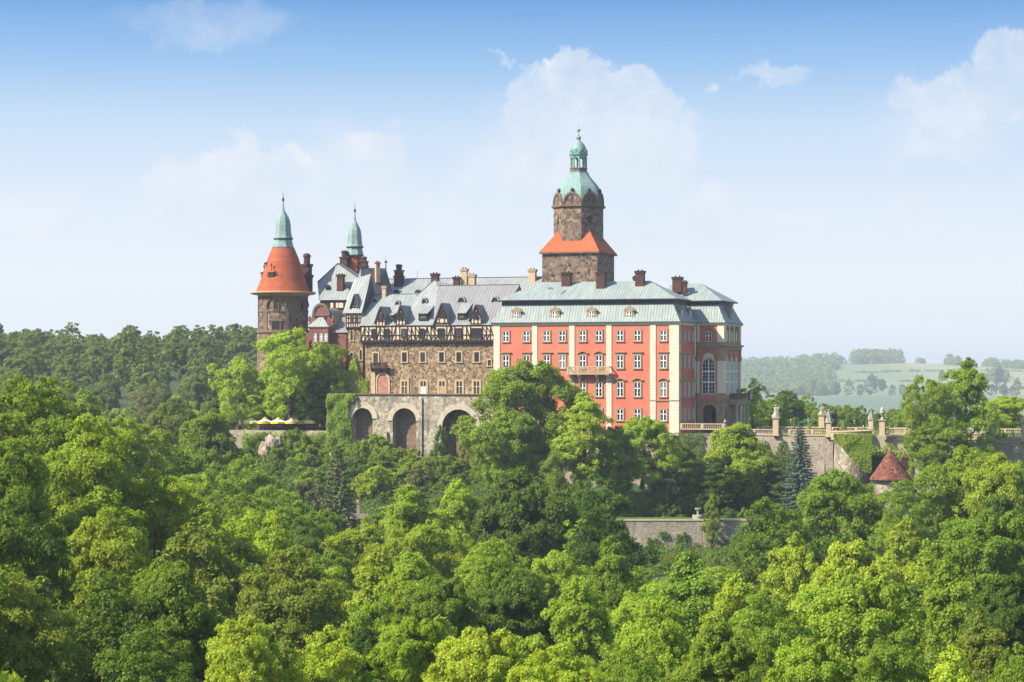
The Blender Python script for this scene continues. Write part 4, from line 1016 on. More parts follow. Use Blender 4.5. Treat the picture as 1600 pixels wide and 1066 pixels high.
    for f in (0.03, .35, .68, .97): m.tb(ua, zt + H * f, ub, zt + H * f, .22, y0, y1, 'timber')
    for f in (.02, .16, .30, .44, .58, .72, .86, .98): x = lerp(ua, ub, f); m.tb(x, zt, x, ze, .17, y0 + .01, y1, 'timber')
    for k in range(5): x = lerp(ua + .2, ub - .2, k / 4); m.box(x - .12, x + .12, v0 - .05, v0 + .3, zt - .45, zt, 'timber')
    for f, w in ((.37, .7), (.65, .7)): x = lerp(ua, ub, f); m.box(x - w / 2, x + w / 2, y0 - .03, y0 + .02, zt + H * .38, zt + H * .8, 'iron')
    part('timber_frame', m, T)
    m = MB(); tv2 = v0 + 5; tu, tz = UZ(566, 428, tv2)
    m.poly([(ua - .5, v0 - .5, ze), (ub + .1, v0 - .5, ze), (ub, tv2, tz), (U(553, tv2), tv2, Z(436, U(553, tv2), tv2))], 'palegrey'); m.poly([(ua - .5, v0 - .5, ze), (U(553, tv2), tv2, Z(436, U(553, tv2), tv2)), (ua - .2, v0 + 9, ze)], 'palegrey'); m.poly([(ub + .1, v0 - .5, ze), (ub + .1, v0 + 9, ze), (ub, tv2, tz)], 'lead')
    rf = part('roof', m, T)
    g = MB(); c = U(553.5, v0); hw = .95; zg0, zg1 = z2(487), z2(460.5)
    g.prism([(c - hw * .8, zg0 - .3), (c + hw * .8, zg0 - .3), (c + hw * .8, zg0 + 1), (c, zg1 - 1.0), (c - hw * .8, zg0 + 1)], v0 + .2, v0 + 4, 'plaster')
    for s in (-1, 1): g.tb(c + s * hw * .8, zg0 + .9, c, zg1 - 1.0, .25, v0 + .1, v0 + .2, 'timber'); g.tb(c + s * hw * .7, zg0 - .3, c + s * hw * .7, zg0 + 1, .2, v0 + .1, v0 + .2, 'timber')
    g.tb(c - hw, zg0 + .9, c + hw, zg0 + .9, .2, v0 + .1, v0 + .2, 'timber'); g.box(c - .3, c + .3, v0 + .12, v0 + .2, zg0 + 1.1, zg0 + 1.9, 'iron')
    D = part('gable_dormer', g, T)
    m = MB()
    for s in (-1, 1):
        a = [(c + s * hw * 1.1, v0 - .2, zg0 + .6), (c, v0 - .2, zg1), (c + .3, v0 + 4, zg1 + .2), (c + s * hw * 1.1, v0 + 4, zg0 + .6)]; m.hull4(a, [(x_, y_, q + .14) for x_, y_, q in a], 'grey')
    part('roof', m, D)
    win_mesh('slit', .55, 2.0, bars='grid', surround='sandlight', sw=.16, sash='iron')
    for p, py in ((549, 532), (549, 566), (567.5, 562), (567.5, 604)): window(T, 'slit', min(U(p, v0), ub - .4), v0 + .3, z2(py))

    # -- red sandstone gabled house with barrel roof and bay
    v0 = 6.0; z3 = lambda py: Z(py, U(505, v0), v0); ua, ub = U(478, v0), U(541, v0)
    ga, gb = U(483, v0), U(521, v0); gc = (ga + gb) / 2
    T = cthing('red_gabled_house', 'dark red sandstone gabled house with curved grey roof and oriel bay behind the maple', 'house', (ua + ub) / 2, v0 + 4, z3(675))
    m = MB(); m.box(ua, ub, v0, v0 + 10, z3(675), z3(520), 'red_sand'); m.box(ga, gb, v0, v0 + 10, z3(520), z3(508), 'red_sand')
    part('wall', m, T)
    m = MB(); n = 16; hw = (gb - ga) / 2; zg = z3(508)
    h1 = z3(493) - zg; ht = z3(474.5) - zg; r = hw * .68
    out = [(gc + hw, zg), (gc + hw * .98, zg + h1 * .5), (gc + r * 1.05, zg + h1 * .8)] + [(gc + r * math.cos(math.pi * i / n), zg + h1 + (ht - h1) * math.sin(math.pi * i / n)) for i in range(n + 1)] + [(gc - r * 1.05, zg + h1 * .8), (gc - hw * .98, zg + h1 * .5), (gc - hw, zg)]
    m.prism(out, v0 - .1, v0 + .5, 'red_sand')
    for i in range(n):
        f = lambda k, e: (gc + (r + e) * math.cos(math.pi * k / n), zg + h1 + (ht - h1 + e) * math.sin(math.pi * k / n))
        m.prism([f(i, -.35), f(i + 1, -.35), f(i + 1, .12), f(i, .12)], v0 - .35, v0 + .1, 'sanddark')
    m.box(gc - r * 1.1, gc + r * 1.1, v0 - .3, v0, zg + h1 - .1, zg + h1 + .15, 'red_sand'); m.box(gc - hw * 1.05, gc + hw * 1.05, v0 - .3, v0, zg - .1, zg + .12, 'sanddark')
    for s in (-1, 1): m.lathe(gc + s * hw * .98, v0 + .1, [(.35, zg + h1 * .4), (.35, zg + h1 * .8), (.1, zg + h1)], 8, 'sanddark')
    m.X = Matrix.Translation((gc, v0 - .12, 0)) @ Matrix.Rotation(R(90), 4, 'X')
    zc_ = z3(497)
    m.X = None
    for s in (-1, 1): m.prism([(gc + s * 1.05 + .38 * math.cos(2 * math.pi * i / 10), zc_ + .38 * math.sin(2 * math.pi * i / 10)) for i in range(10)], v0 - .16, v0 - .1, 'iron')
    part('gable', m, T)
    m = MB(); f = lambda k, e=0: (gc + (hw * 1.0 + e) * math.cos(math.pi * k / n), zg - .2 + (ht - .6) * math.sin(math.pi * k / n))
    m.prism([f(i) for i in range(n + 1)], v0 + .5, v0 + 10, 'grey'); part('roof', m, T)
    m = MB(); zl = z3(520); m.poly([(gb, v0 - .3, zl), (ub + .3, v0 - .3, zl), (ub + .3, v0 + 5, zl + 3.4), (gb, v0 + 5, zl + 3.4)], 'grey'); m.poly([(ub + .3, v0 - .3, zl), (ub + .3, v0 + 8, zl), (ub + .3, v0 + 5, zl + 3.4)], 'red_sand'); part('side_roof', m, T)
    ba, bb = U(487.5, v0), U(517, v0); bv = v0 - 1.6; zt = z3(511)
    m = MB(); m.box(ba, bb, bv, v0, z3(640), zt, 'red_sand'); m.box(ba - .15, bb + .15, bv - .15, v0, zt - .3, zt, 'red_sand'); m.box(ba - .1, bb + .1, bv - .1, v0, z3(538), z3(536), 'red_sand'); bay = part('bay', m, T)
    m = MB(); m.hull4([(ba - .3, bv - .3, zt), (bb + .3, bv - .3, zt), (bb + .3, v0, zt), (ba - .3, v0, zt)], [(gc - .5, v0 - .2, z3(496)), (gc + .5, v0 - .2, z3(496)), (gc + .5, v0, z3(496)), (gc - .5, v0, z3(496))], 'palegrey'); part('roof', m, bay)
    win_mesh('redw', .75, 1.75, bars='cross', surround='red_sand', sw=.2, sash='white')
    for p in (493, 502, 509.5): window(bay, 'redw', U(p, bv), bv, z3(534))
    win_mesh('redl', 1.0, 2.1, bars='grid', surround='red_sand', sw=.25, sash='iron')
    for p, py in ((502, 568), (529, 566), (528.5, 609), (529, 646)): window(T, 'redl', U(p, v0), bv if p < 510 else v0, z3(py))
old_blocks()

# ================================================================== ROUND TOWERS with copper cupolas
def cupola(T, uc, vc, z, s, r0, m_n=8):
    """z: pixel row -> height, s: width of one photo pixel in metres"""
    m = MB(); k = s
    return m
def round_tower():
    vc = 12.0; uc = U(442.5, vc); y = W(uc, vc)[1]; s = y / F; z = lambda py: Z(py, uc, vc)
    zb = z(675)
    T = cthing('round_corner_tower', 'round brown stone corner tower with red tiled cone and green copper cupola', 'tower', uc, vc, zb)
    r = 38.8 * s
    m = MB(); m.lathe(uc, vc, [(r * 1.05, zb - 4), (r * 1.05, z(520)), (r, z(519)), (r, z(459))], 40, 'towerstone'); part('body', m, T)
    m = MB(); m.lathe(uc, vc, [(r, z(522)), (r * 1.10, z(520.5)), (r * 1.10, z(517.5)), (r, z(516))], 40, 'sanddark'); m.lathe(uc, vc, [(r, z(489)), (r * 1.03, z(488)), (r * 1.03, z(486.5)), (r, z(486))], 40, 'sanddark'); part('string_course', m, T)
    m = MB(); m.lathe(uc, vc, [(r, z(464)), (r * 1.05, z(461.5)), (r * 1.27, z(460.2)), (r * 1.32, z(458.5)), (r * 1.30, z(456.6)), (r * 1.1, z(456))], 40, 'wood')
    part('eave', m, T)
    m = MB(); m.lathe(uc, vc, [(42.3 * s, z(457.0)), (41.2 * s, z(453)), (37.0 * s, z(443)), (31.5 * s, z(427)), (25 * s, z(406)), (17.6 * s, z(388))], 40, 'tile'); cone = part('cone_roof', m, T)
    def cup(cx, cy, zz, s_, dy):
        m = MB(); q = lambda a: zz(a + dy)
        m.lathe(cx, cy, [(17.3 * s_, q(387)), (17.0 * s_, q(385.5)), (15.0 * s_, q(379)), (14.3 * s_, q(374.5)), (15.8 * s_, q(373)), (15.8 * s_, q(371.5)), (14.2 * s_, q(369.5)), (12.8 * s_, q(362)), (12.2 * s_, q(352)), (11.4 * s_, q(346)), (9.0 * s_, q(339.5)), (5.6 * s_, q(334)), (2.6 * s_, q(329)), (1.5 * s_, q(323.5)), (.9 * s_, q(316))], 8, 'cupola', R(22.5 + 18)); c = part('cupola', m, T)
        m = MB(); m.lathe(cx, cy, [(17.5 * s_, q(388.5)), (17.5 * s_, q(387)), (15.2 * s_, q(386))], 8, 'lead', R(22.5 + 18)); m.lathe(cx, cy, [(14.2 * s_, q(375.5)), (16.1 * s_, q(374)), (16.1 * s_, q(373)), (14 * s_, q(372.5))], 8, 'lead', R(22.5 + 18)); part('flashing', m, c)
        m = MB(); m.lathe(cx, cy, [(.8 * s_, q(317)), (.9 * s_, q(314.5)), (2.0 * s_, q(313)), (2.1 * s_, q(311.5)), (1.2 * s_, q(309.5)), (.5 * s_, q(308.5)), (.3 * s_, q(303)), (.12 * s_, q(297))], 10, 'lead'); part('finial', m, c)
    cup(uc, vc, z, s, 0)
    # dormer hatches on the cone
    for ang, py, rr in ((R(-100), 430, 33.0), (R(178), 430, 33.0), (R(-140), 411, 27.5)):
        big = py > 420; k = 1.0 if big else .45
        X = Matrix.Translation((uc, vc, 0)) @ Matrix.Rotation(ang + math.pi / 2, 4, 'Z'); m = MB(); m.X = X; y0 = -rr * s - .35; zz = z(py + 3)
        m.prism([(-.85 * k, zz), (.85 * k, zz), (.6 * k, zz + .9 * k), (-.6 * k, zz + .9 * k)], y0, y0 + 1.6, 'iron'); m.hull4([(-1.15 * k, y0 - .25, zz + .8 * k), (1.15 * k, y0 - .25, zz + .8 * k), (.3 * k, y0 + 2.0, zz + 1.9 * k), (-.3 * k, y0 + 2.0, zz + 1.9 * k)], [(-.9 * k, y0 - .2, zz + .95 * k), (.9 * k, y0 - .2, zz + .95 * k), (.2 * k, y0 + 2.0, zz + 2.0 * k), (-.2 * k, y0 + 2.0, zz + 2.0 * k)], 'tile')
        if big: m.lathe(0, y0 + .35, [(.08, zz + 1.2), (.1, zz + 2.2), (.26, zz + 2.4), (.1, zz + 2.7), (.02, zz + 2.9)], 8, 'lead')
        part('dormer', m, cone)
    # windows, blind arches and pediment facing the viewer
    off = OFF[T.name]; win_mesh('tw', .95, 1.85, bars='grid', surround='sanddark', sw=.2, sash='iron'); win_mesh('tw2', 1.7, 2.1, bars='cross', surround='sanddark', sw=.22, sash='iron', split=.99)
    face = lambda p: math.asin(max(-1, min(1, (p - 442.5) / 38.8)))
    for p, py, key in ((435.5, 484.5, 'tw'), (473.5, 484.5, 'tw'), (435.5, 516.8, 'tw2')):
        a = face(p) + A; X = Matrix.Rotation(a, 4, 'Z'); d = X @ Vector((0, -r, 0)); window(T, key, uc + d.x, vc + d.y, z(py), a)
        m = MB(); m.X = Matrix.Translation((uc, vc, 0)) @ X; n = 14
        if key == 'tw':
            R0 = 2.0
            for i in range(n):
                f = lambda k, e: ((R0 + e) * math.cos(math.pi * k / n), z(480) + (R0 + e) * math.sin(math.pi * k / n))
                m.prism([f(i, 0), f(i + 1, 0), f(i + 1, .3), f(i, .3)], -r - .12, -r + .6, 'sanddark')
            part('blind_arch', m, T)
        else:
            m.prism([(-1.7, z(502.5)), (1.7, z(502.5)), (0, z(495.5))], -r - .25, -r + .3, 'sanddark'); part('pediment', m, T)
    for p in (405.5, 419, 452, 462, 479):
        a = face(p) + A; m = MB(); m.X = Matrix.Translation((uc, vc, 0)) @ Matrix.Rotation(a, 4, 'Z'); m.box(-.4, .4, -r - .13, -r + .3, z(517), z(464), 'sanddark'); part('pilaster', m, T)
    # tall clustered chimney against the tower
    ornate_chimney(T, 479.5, 14, 396, 452, vc + 7)

    # second, slimmer turret behind
    vc2 = 24.0; uc2 = U(554.5, vc2); s2 = W(uc2, vc2)[1] / F; z2 = lambda py: Z(py, uc2, vc2)
    T2 = cthing('copper_turret', 'slim red brick turret with green copper cupola rising behind the hipped roof', 'turret', uc2, vc2, z2(470))
    m = MB(); m.lathe(uc2, vc2, [(11.4 * s2, z2(480)), (11.4 * s2, z2(398))], 8, 'tile', R(22.5 + 18)); part('body', m, T2)
    kk = .84
    q = lambda a: z2(385.5 + (a - 372.5) * .93)
    m = MB(); m.lathe(uc2, vc2, [(x * s2 * kk, q(h)) for x, h in ((17.3, 387), (17.0, 385.5), (15.0, 379), (14.3, 374.5), (16.8, 373), (16.8, 371.5), (14.6, 369.5), (13.6, 362), (13.0, 352), (12.0, 346), (9.0, 339.5), (5.6, 334), (2.6, 329), (1.5, 323.5), (.9, 316))], 8, 'cupola', R(22.5 + 18)); c = part('cupola', m, T2)
    m = MB(); m.lathe(uc2, vc2, [(17.5 * s2 * kk, q(388.5)), (17.5 * s2 * kk, q(387)), (15 * s2 * kk, q(386))], 8, 'lead', R(40.5)); m.lathe(uc2, vc2, [(14.2 * s2 * kk, q(375.5)), (17.1 * s2 * kk, q(374)), (17.1 * s2 * kk, q(373)), (14 * s2 * kk, q(372.5))], 8, 'lead', R(40.5)); part('flashing', m, c)
    m = MB(); m.lathe(uc2, vc2, [(x * s2, q(h)) for x, h in ((.8, 317), (.9, 314.5), (1.9, 313), (1.9, 311.5), (1.1, 309.5), (.5, 308.5), (.3, 303), (.12, 296))], 10, 'lead'); part('finial', m, c)
    ornate_chimney(T2, 569, 11, 401, 420, vc2 - 1)
round_tower()

# ================================================================== ARCADED RETAINING WALL below the hall
def arcade():
    v = -5.0; z = lambda py: Z(py, U(660, v), v); ua, ub = U(514, v), U(775, v); zt, zb = z(617), z(716)
    T = cthing('arcaded_wall', 'weathered plaster retaining wall with three big round arches under the timbered hall', 'retaining wall', (ua + ub) / 2, v, zb)
    arches = [(566.8, 16.8, 638, 684), (632.2, 19.7, 638, 694), (716.8, 26.9, 639.5, 712)]
    n = 16; dep = 2.2; m = MB(); x = ua; rec = MB(); ring = MB()
    for p, hwp, pt, pb in arches:
        c, hw, zp, z0 = U(p, v), px2m(hwp, 452), z(pt), zb
        m.box(x, c - hw, v, v + dep, zb, zt, 'arcade'); x = c + hw; zsp = zp - hw
        pa = [(c + hw * math.cos(math.pi * i / n), zsp + hw * math.sin(math.pi * i / n)) for i in range(n + 1)]
        for i in range(n):
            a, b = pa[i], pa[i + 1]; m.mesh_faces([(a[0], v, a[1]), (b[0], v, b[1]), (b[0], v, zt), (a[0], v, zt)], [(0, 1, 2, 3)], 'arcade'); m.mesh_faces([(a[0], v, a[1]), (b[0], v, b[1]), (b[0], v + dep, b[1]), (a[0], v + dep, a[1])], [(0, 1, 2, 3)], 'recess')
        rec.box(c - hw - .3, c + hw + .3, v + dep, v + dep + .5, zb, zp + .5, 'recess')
        th = px2m(8.5, 452)
        pr = lambda k, e: (c + (hw + e) * math.cos(math.pi * k / n), zsp + (hw + e) * math.sin(math.pi * k / n))
        for i in range(n): ring.prism([pr(i, 0.0), pr(i + 1, 0.0), pr(i + 1, th), pr(i, th)], v - .22, v + .2, 'ringstone')
    m.box(x, ub, v, v + dep, zb, zt, 'arcade')
    m.box(U(584, v), U(606, v), v - .5, v, zb, z(675), 'arcade'); m.box(U(655, v), U(660, v), v - .35, v, zb, z(622), 'arcade')
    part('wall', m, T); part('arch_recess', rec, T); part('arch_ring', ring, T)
    m = MB(); m.box(ua - .1, ub, v - .3, v + dep, zt, zt + .22, 'sanddark'); part('coping', m, T)
    m = MB(); m.box(ua, ub + 1, v + dep, HV + 3, zt - 1.2, zt - .05, 'gravel'); o = single('terrace', m, None, None, ua, v, zt, kind='structure')
    return T
arcade()

# ================================================================== RAMPARTS, TERRACES, BALUSTRADES
TZ = -11.9            # level of the garden terrace
def rampart():
    v = -1.2
    u0, u1 = U(880, v), 31.0
    m = MB(); m.box(u0, u1, v, v + 1.6, -31, TZ - .25, 'rampart')
    for k in range(6): x = lerp(u0 + 2, u1 - 3, k / 5); m.prismx([(v, -31), (v - 1.4, -31), (v - .05, -16.5), (v, -16.5)], x, x + 1.4, 'rampart')
    single('rampart_wall', m, 'high rubble rampart wall carrying the pink palace wing and the garden terrace', 'rampart', (u0 + u1) / 2, v, -31)
    m = MB(); m.box(45, 84, v, v + 1.6, -27, -12.9, 'rampart')
    m.box(45, 84, v - .12, v + 1.7, -12.9, -12.7, 'sandlight')
    single('terrace_wall', m, 'long rubble terrace wall running to the right edge behind the big maple', 'terrace wall', 64, v, -27)
    m = MB(); m.box(-2, 86, v + 1.5, 42, -15, TZ, 'gravel'); single('terrace', m, None, None, 0, 0, TZ, kind='structure')
    m = MB(); m.box(16, 84, 4, 40, TZ, TZ + .06, 'lawn'); single('lawn', m, None, None, 16, 4, TZ, kind='structure')
    # umbrella terrace on the left
    m = MB(); a, b = U(360, -3), U(515, -3); m.box(a, b, -3, 14, -17, -11.9, 'gravel'); single('terrace', m, None, None, a, 0, -16, kind='structure')
    m = MB(); m.box(a, b, -3.5, -3, -18, -11.7, 'rampart'); single('terrace_wall', m, 'low rubble wall under the café parasols above the cliff', 'terrace wall', a, -3, -17)
rampart()

BAL = MB(); BAL.lathe(0, 0, [(.11, 0), (.11, .08), (.06, .14), (.115, .34), (.06, .66), (.09, .74), (.11, .82)], 8, 'sandlight'); BAL = BAL.mesh('baluster')
def balustrade(u0, v0, u1, v1, z, label, posts=True, group='stone balustrades of the garden terrace'):
    L = math.hypot(u1 - u0, v1 - v0); ang = math.atan2(v1 - v0, u1 - u0)
    x, y = W(u0, v0); T = thing('stone_balustrade', label, 'balustrade', (x, y, z), -A + ang, group)
    m = MB(); m.box(0, L, -.2, .2, 0, .22, 'sandlight'); part('plinth', m, T)
    m = MB(); m.box(0, L, -.2, .2, 1.04, 1.24, 'sandlight'); part('rail', m, T)
    m = MB()
    npier = max(1, round(L / 5.0))
    for k in range(npier + 1): m.box(max(0, min(L - .5, L * k / npier - .25)), max(.5, min(L, L * k / npier + .25)), -.22, .22, .22, 1.04, 'sandlight')
    part('pier', m, T)
    n = min(95, int(L / .42))
    for i in range(n):
        x = L * (i + .5) / n
        if any(abs(x - L * k / npier) < .42 for k in range(npier + 1)): continue
        o = bpy.data.objects.new('baluster', BAL); C.objects.link(o); o.parent = T; o.location = (x, 0, .22)
    return T
bz_ = lambda py, u, v: Z(py, u, v)
balustrade(.6, -.9, 9.6, -.9, bz_(671.5, 4, -1), 'short stone balustrade in front of the pavilion arch, right of the pink corner')
balustrade(9.9, -.9, 21.2, -.9, TZ - .05, 'stone balustrade behind the round bush, up to the first tall statue')
balustrade(22.2, -.9, 31.6, -.9, TZ - .05, 'stone balustrade between two statues behind the blue spruce')
balustrade(40.5, -.9, 46.0, -.9, bz_(679, 42, -1), 'stone balustrade right of the round bastion, ending at the maple')
balustrade(46.3, -.9, 62.5, -.9, bz_(687.5, 60, -1), 'stone balustrade on the terrace wall mostly hidden by the tall maples')
balustrade(63.5, -.9, 72, -.9, bz_(687.5, 66, -1), 'stone balustrade at the right edge of the photo')
balustrade(13, 19, 47, 17, TZ, 'long rear balustrade along the far side of the garden terrace')
balustrade(48, 17, 76, 15.5, TZ, 'rear balustrade seen behind the maples near the right edge')

# ---- people and statues share one way of growing a body: a skinned skeleton
def skin_body(name, joints, edges, mats, assign, root=0, levels=2):
    me = bpy.data.meshes.new(name); me.from_pydata([j[0] for j in joints], edges, []); o = bpy.data.objects.new(name, me); C.objects.link(o)
    md = o.modifiers.new('skin', 'SKIN'); md.use_smooth_shade = True
    for i, j in enumerate(joints):
        sv = me.skin_vertices[0].data[i]; r = j[1]; sv.radius = r if isinstance(r, tuple) else (r, r); sv.use_root = (i == root)
    ms = o.modifiers.new('sub', 'SUBSURF'); ms.levels = levels; ms.render_levels = levels
    dg = bpy.context.evaluated_depsgraph_get(); me2 = bpy.data.meshes.new_from_object(o.evaluated_get(dg)); bpy.data.objects.remove(o)
    me2.materials.clear()
    for k in mats: me2.materials.append(MAT[k])
    for p in me2.polygons: p.material_index = assign(p.center); p.use_smooth = True
    me2.name = name
    return me2
def skeleton(lh=(-.25, -.12, .85), rh=(.25, -.12, .85), le=(-.27, .03, 1.12), re=(.27, .03, 1.12), lf=(-.1, -.02, .04), rf=(.1, -.02, .04)):
    J = [((0, 0, .95), (.15, .11)), ((0, 0, 1.15), (.135, .1)), ((0, 0, 1.35), (.16, .105)), ((0, 0, 1.47), .065), ((0, -.01, 1.56), (.07, .075)), ((0, -.015, 1.66), (.08, .095)), ((0, -.01, 1.75), (.05, .06))]
    E = [(0, 1), (1, 2), (2, 3), (3, 4), (4, 5), (5, 6)]
    for hip, knee, foot in (((-.09, 0, .88), (-.1, -.02, .48), lf), ((.09, 0, .88), (.1, -.02, .48), rf)):
        b = len(J); J += [(hip, .09), (knee, .06), ((foot[0], foot[1], foot[2] + .06), .042), ((foot[0], foot[1] - .15, foot[2]), .035)]; E += [(0, b), (b, b + 1), (b + 1, b + 2), (b + 2, b + 3)]
    for sh, el, ha in (((-.18, 0, 1.40), le, lh), ((.18, 0, 1.40), re, rh)):
        b = len(J); el, ha = Vector(el), Vector(ha); d = (ha - el).normalized(); J += [(sh, .055), (tuple(el), .042), (tuple(ha), .03), (tuple(ha + d * .07), (.04, .022))]; E += [(2, b), (b, b + 1), (b + 1, b + 2), (b + 2, b + 3)]
        side = d.cross(Vector((0, 1, 0))).normalized() if abs(d.y) < .9 else Vector((1, 0, 0))
        for k, ln in zip((-1.5, -.5, .5, 1.5), (.065, .08, .075, .06)):
            p = ha + d * .1 + side * k * .018; J += [(tuple(p), .009), (tuple(p + d * ln * .6 + Vector((0, -.012, 0))), .008), (tuple(p + d * ln + Vector((0, -.03, 0))), .007)]; q = len(J) - 3; E += [(b + 3, q), (q, q + 1), (q + 1, q + 2)]
        p = ha + d * .03 + side * .04; J += [(tuple(p), .01), (tuple(p + d * .05 + side * .02 + Vector((0, -.02, 0))), .009)]; q = len(J) - 2; E += [(b + 3, q), (q, q + 1)]
    return J, E
def person(label, x, y, z, rz, shirt, pose):
    J, E = skeleton(**pose)
    def asg(c):
        if c.z > 1.49 or (abs(c.x) > .2 and c.z < 1.2): return 0
        return 1 if c.z > .92 else 2
    me = skin_body('body', J, E, ['skin', shirt, 'jeans'], asg)
    T = thing('person', label, 'person', (x, y, z), rz)
    b = bpy.data.objects.new('body', me); C.objects.link(b); b.parent = T
    m = MB(); m.lathe(0, .015, [(.085, 1.62), (.10, 1.68), (.095, 1.75), (.06, 1.80), (.01, 1.815)], 14, 'hair'); part('hair', m, T, smooth=True)
    m = MB()
    for s in (-1, 1): m.box(s * .032 - .012, s * .032 + .012, -.112, -.1, 1.665, 1.68, 'hair')
    m.box(-.012, .012, -.128, -.1, 1.63, 1.66, 'skin'); m.box(-.025, .025, -.11, -.098, 1.6, 1.607, 'red_cloth'); part('face', m, T)
POSES = [dict(lh=(-.42, -.25, 1.55), le=(-.38, -.05, 1.30)), dict(rh=(.45, -.1, 1.75), re=(.40, 0, 1.45)), dict(lh=(-.1, -.3, 1.2), le=(-.32, -.08, 1.15), rh=(.35, -.1, .95)), dict(rh=(.12, -.28, 1.35), re=(.33, -.1, 1.15), lh=(-.4, .05, .95))]
STAT = []
def statue_mesh(i):
    J, E = skeleton(**POSES[i % 4])
    me = skin_body('figure', J, E, ['greystone'], lambda c: 0)
    bm = bmesh.new(); bm.from_mesh(me)
    rr = random.Random(i)
    # robe with folds, and a cloak swag
    n, rows = 20, [(.30, 0.0), (.27, .3), (.22, .7), (.18, 1.0), (.19, 1.2), (.17, 1.38)]; vs = []
    for k, (r, z) in enumerate(rows): vs.append([bm.verts.new((r * (1 + .16 * math.sin(5 * a + k * .5 + i)) * math.cos(a), r * .8 * (1 + .16 * math.sin(5 * a + k * .5 + i)) * math.sin(a), z)) for a in [2 * math.pi * q / n for q in range(n)]])
    for k in range(len(rows) - 1):
        for q in range(n): bm.faces.new((vs[k][q], vs[k][(q + 1) % n], vs[k + 1][(q + 1) % n], vs[k + 1][q]))
    s = -1 if i % 2 else 1
    for k in range(9):
        a = k / 8; c = Vector((s * (.28 - .5 * a), .05 + .12 * math.sin(a * 3), 1.42 - 1.0 * a)); bmesh.ops.create_icosphere(bm, subdivisions=1, radius=.13 + .05 * math.sin(k), matrix=Matrix.Translation(c))
    bmesh.ops.create_icosphere(bm, subdivisions=2, radius=.115, matrix=Matrix.Translation((0, .02, 1.7)))
    bmesh.ops.create_icosphere(bm, subdivisions=1, radius=.2, matrix=Matrix.Translation((-s * .3, 0, .18)) @ Matrix.Diagonal((1, .8, 1.3, 1)))
    bm.to_mesh(me); bm.free(); me.materials.clear(); me.materials.append(MAT['greystone'])
    return me
for i in range(4): STAT.append(statue_mesh(i))
def statue(px, v, ptop, pmid, pbot, w, i, label, urn=False):
    u = U(px, v); z0, z1, z2 = Z(pbot, u, v), Z(pmid, u, v), Z(ptop, u, v); hw = px2m(w, W(u, v)[1]) / 2
    T = cthing('garden_statue', label, 'statue', u, v, z0, 'statues on the terrace pedestals')
    m = MB(); H = z1 - z0
    m.box(u - hw * 1.15, u + hw * 1.15, v - hw * 1.15, v + hw * 1.15, z0, z0 + H * .1, 'sandlight'); m.box(u - hw * .9, u + hw * .9, v - hw * .9, v + hw * .9, z0 + H * .1, z1 - H * .1, 'sandlight'); m.box(u - hw * 1.05, u + hw * 1.05, v - hw * 1.05, v + hw * 1.05, z1 - H * .1, z1 - H * .05, 'sandlight'); m.box(u - hw * 1.25, u + hw * 1.25, v - hw * 1.25, v + hw * 1.25, z1 - H * .05, z1, 'sandlight')
    part('pedestal', m, T)
    if urn:
        m = MB(); h = z2 - z1; m.lathe(u, v, [(.35, z1), (.35, z1 + .1 * h), (.14, z1 + .2 * h), (.2, z1 + .3 * h), (.55, z1 + .5 * h), (.6, z1 + .62 * h), (.4, z1 + .68 * h), (.5, z1 + .74 * h), (.35, z1 + .85 * h), (.12, z2)], 14, 'greystone'); part('urn', m, T)
    else:
        o = bpy.data.objects.new('figure', STAT[i]); C.objects.link(o); o.parent = T; k = (z2 - z1) / 1.8; o.scale = (k * 1.55, k * 1.5, k); o.location = Vector((u, v, z1)) - OFF[T.name]; o.rotation_euler = (0, 0, (-.4, .5, 0, .9)[i])
statue(1212.6, -1.3, 633, 652, 681, 9.8, 0, 'stone statue with raised arm on a tall pedestal left of the blue spruce')
statue(1295, -1.3, 640, 659.5, 683, 8.8, 1, 'pale stone statue on a pedestal where the wall meets the round bastion')
statue(1284, 18, 634, 648, 669, 9.8, 2, 'weathered statue on a rear pedestal behind the pale statue')
statue(1361, 16, 636, 655, 671, 8.3, 3, 'slender statue on a rear pedestal left of the big urn')
statue(1378.7, -1.3, 636, 656, 681, 9.8, 0, 'stone urn on a tall pedestal near the tall maples', urn=True)
statue(1553, -1.3, 643, 657, 689, 9.5, 2, 'crouching statue on a thick pedestal right of the tall maples')
statue(1600, -1.3, 640, 658, 690, 9.5, 1, 'statue on a pedestal cut by the right edge of the photo')
def small_urn(px, v, py, h, label):
    u = U(px, v); z = Z(py, u, v); k = px2m(h, W(u, v)[1]); m = MB()
    m.box(u - .22 * k, u + .22 * k, v - .22 * k, v + .22 * k, z, z + .12 * k, 'greystone'); m.lathe(u, v, [(.1 * k, z + .12 * k), (.08 * k, z + .25 * k), (.26 * k, z + .55 * k), (.28 * k, z + .62 * k), (.16 * k, z + .7 * k), (.05 * k, z + 1.0 * k)], 12, 'greystone')
    single('stone_urn', m, label, 'urn', u, v, z, 'small urns on the terrace')
small_urn(1185.5, 19, 659, 6, 'small stone finial urn on the rear balustrade, farthest left by the pavilion')
small_urn(1235.7, 18.6, 660, 6, 'small stone urn on the rear balustrade above the blue spruce')
small_urn(1335, 17.6, 662, 6, 'small white urn on the rear balustrade between bastion and slender statue')
small_urn(1349, 4, 673, 9, 'white planter urn on the bastion terrace')
small_urn(1133, -.9, 665, 10, 'square stone pedestal urn at the end of the short balustrade')
x, y = W(U(1309.6, 3), 3); person('person in a red jacket standing on the bastion terrace by a clipped bush', x, y, Z(676, U(1309.6, 3), 3), 1.0, 'red_cloth', dict())
x, y = W(U(1240.6, 2), 2); person('person in a pale blue top walking behind the balustrade left of the spruce', x, y, Z(675, U(1240.6, 2), 2), -1.2, 'blue_cloth', dict(lf=(-.1, -.2, .04), rf=(.1, .18, .06)))
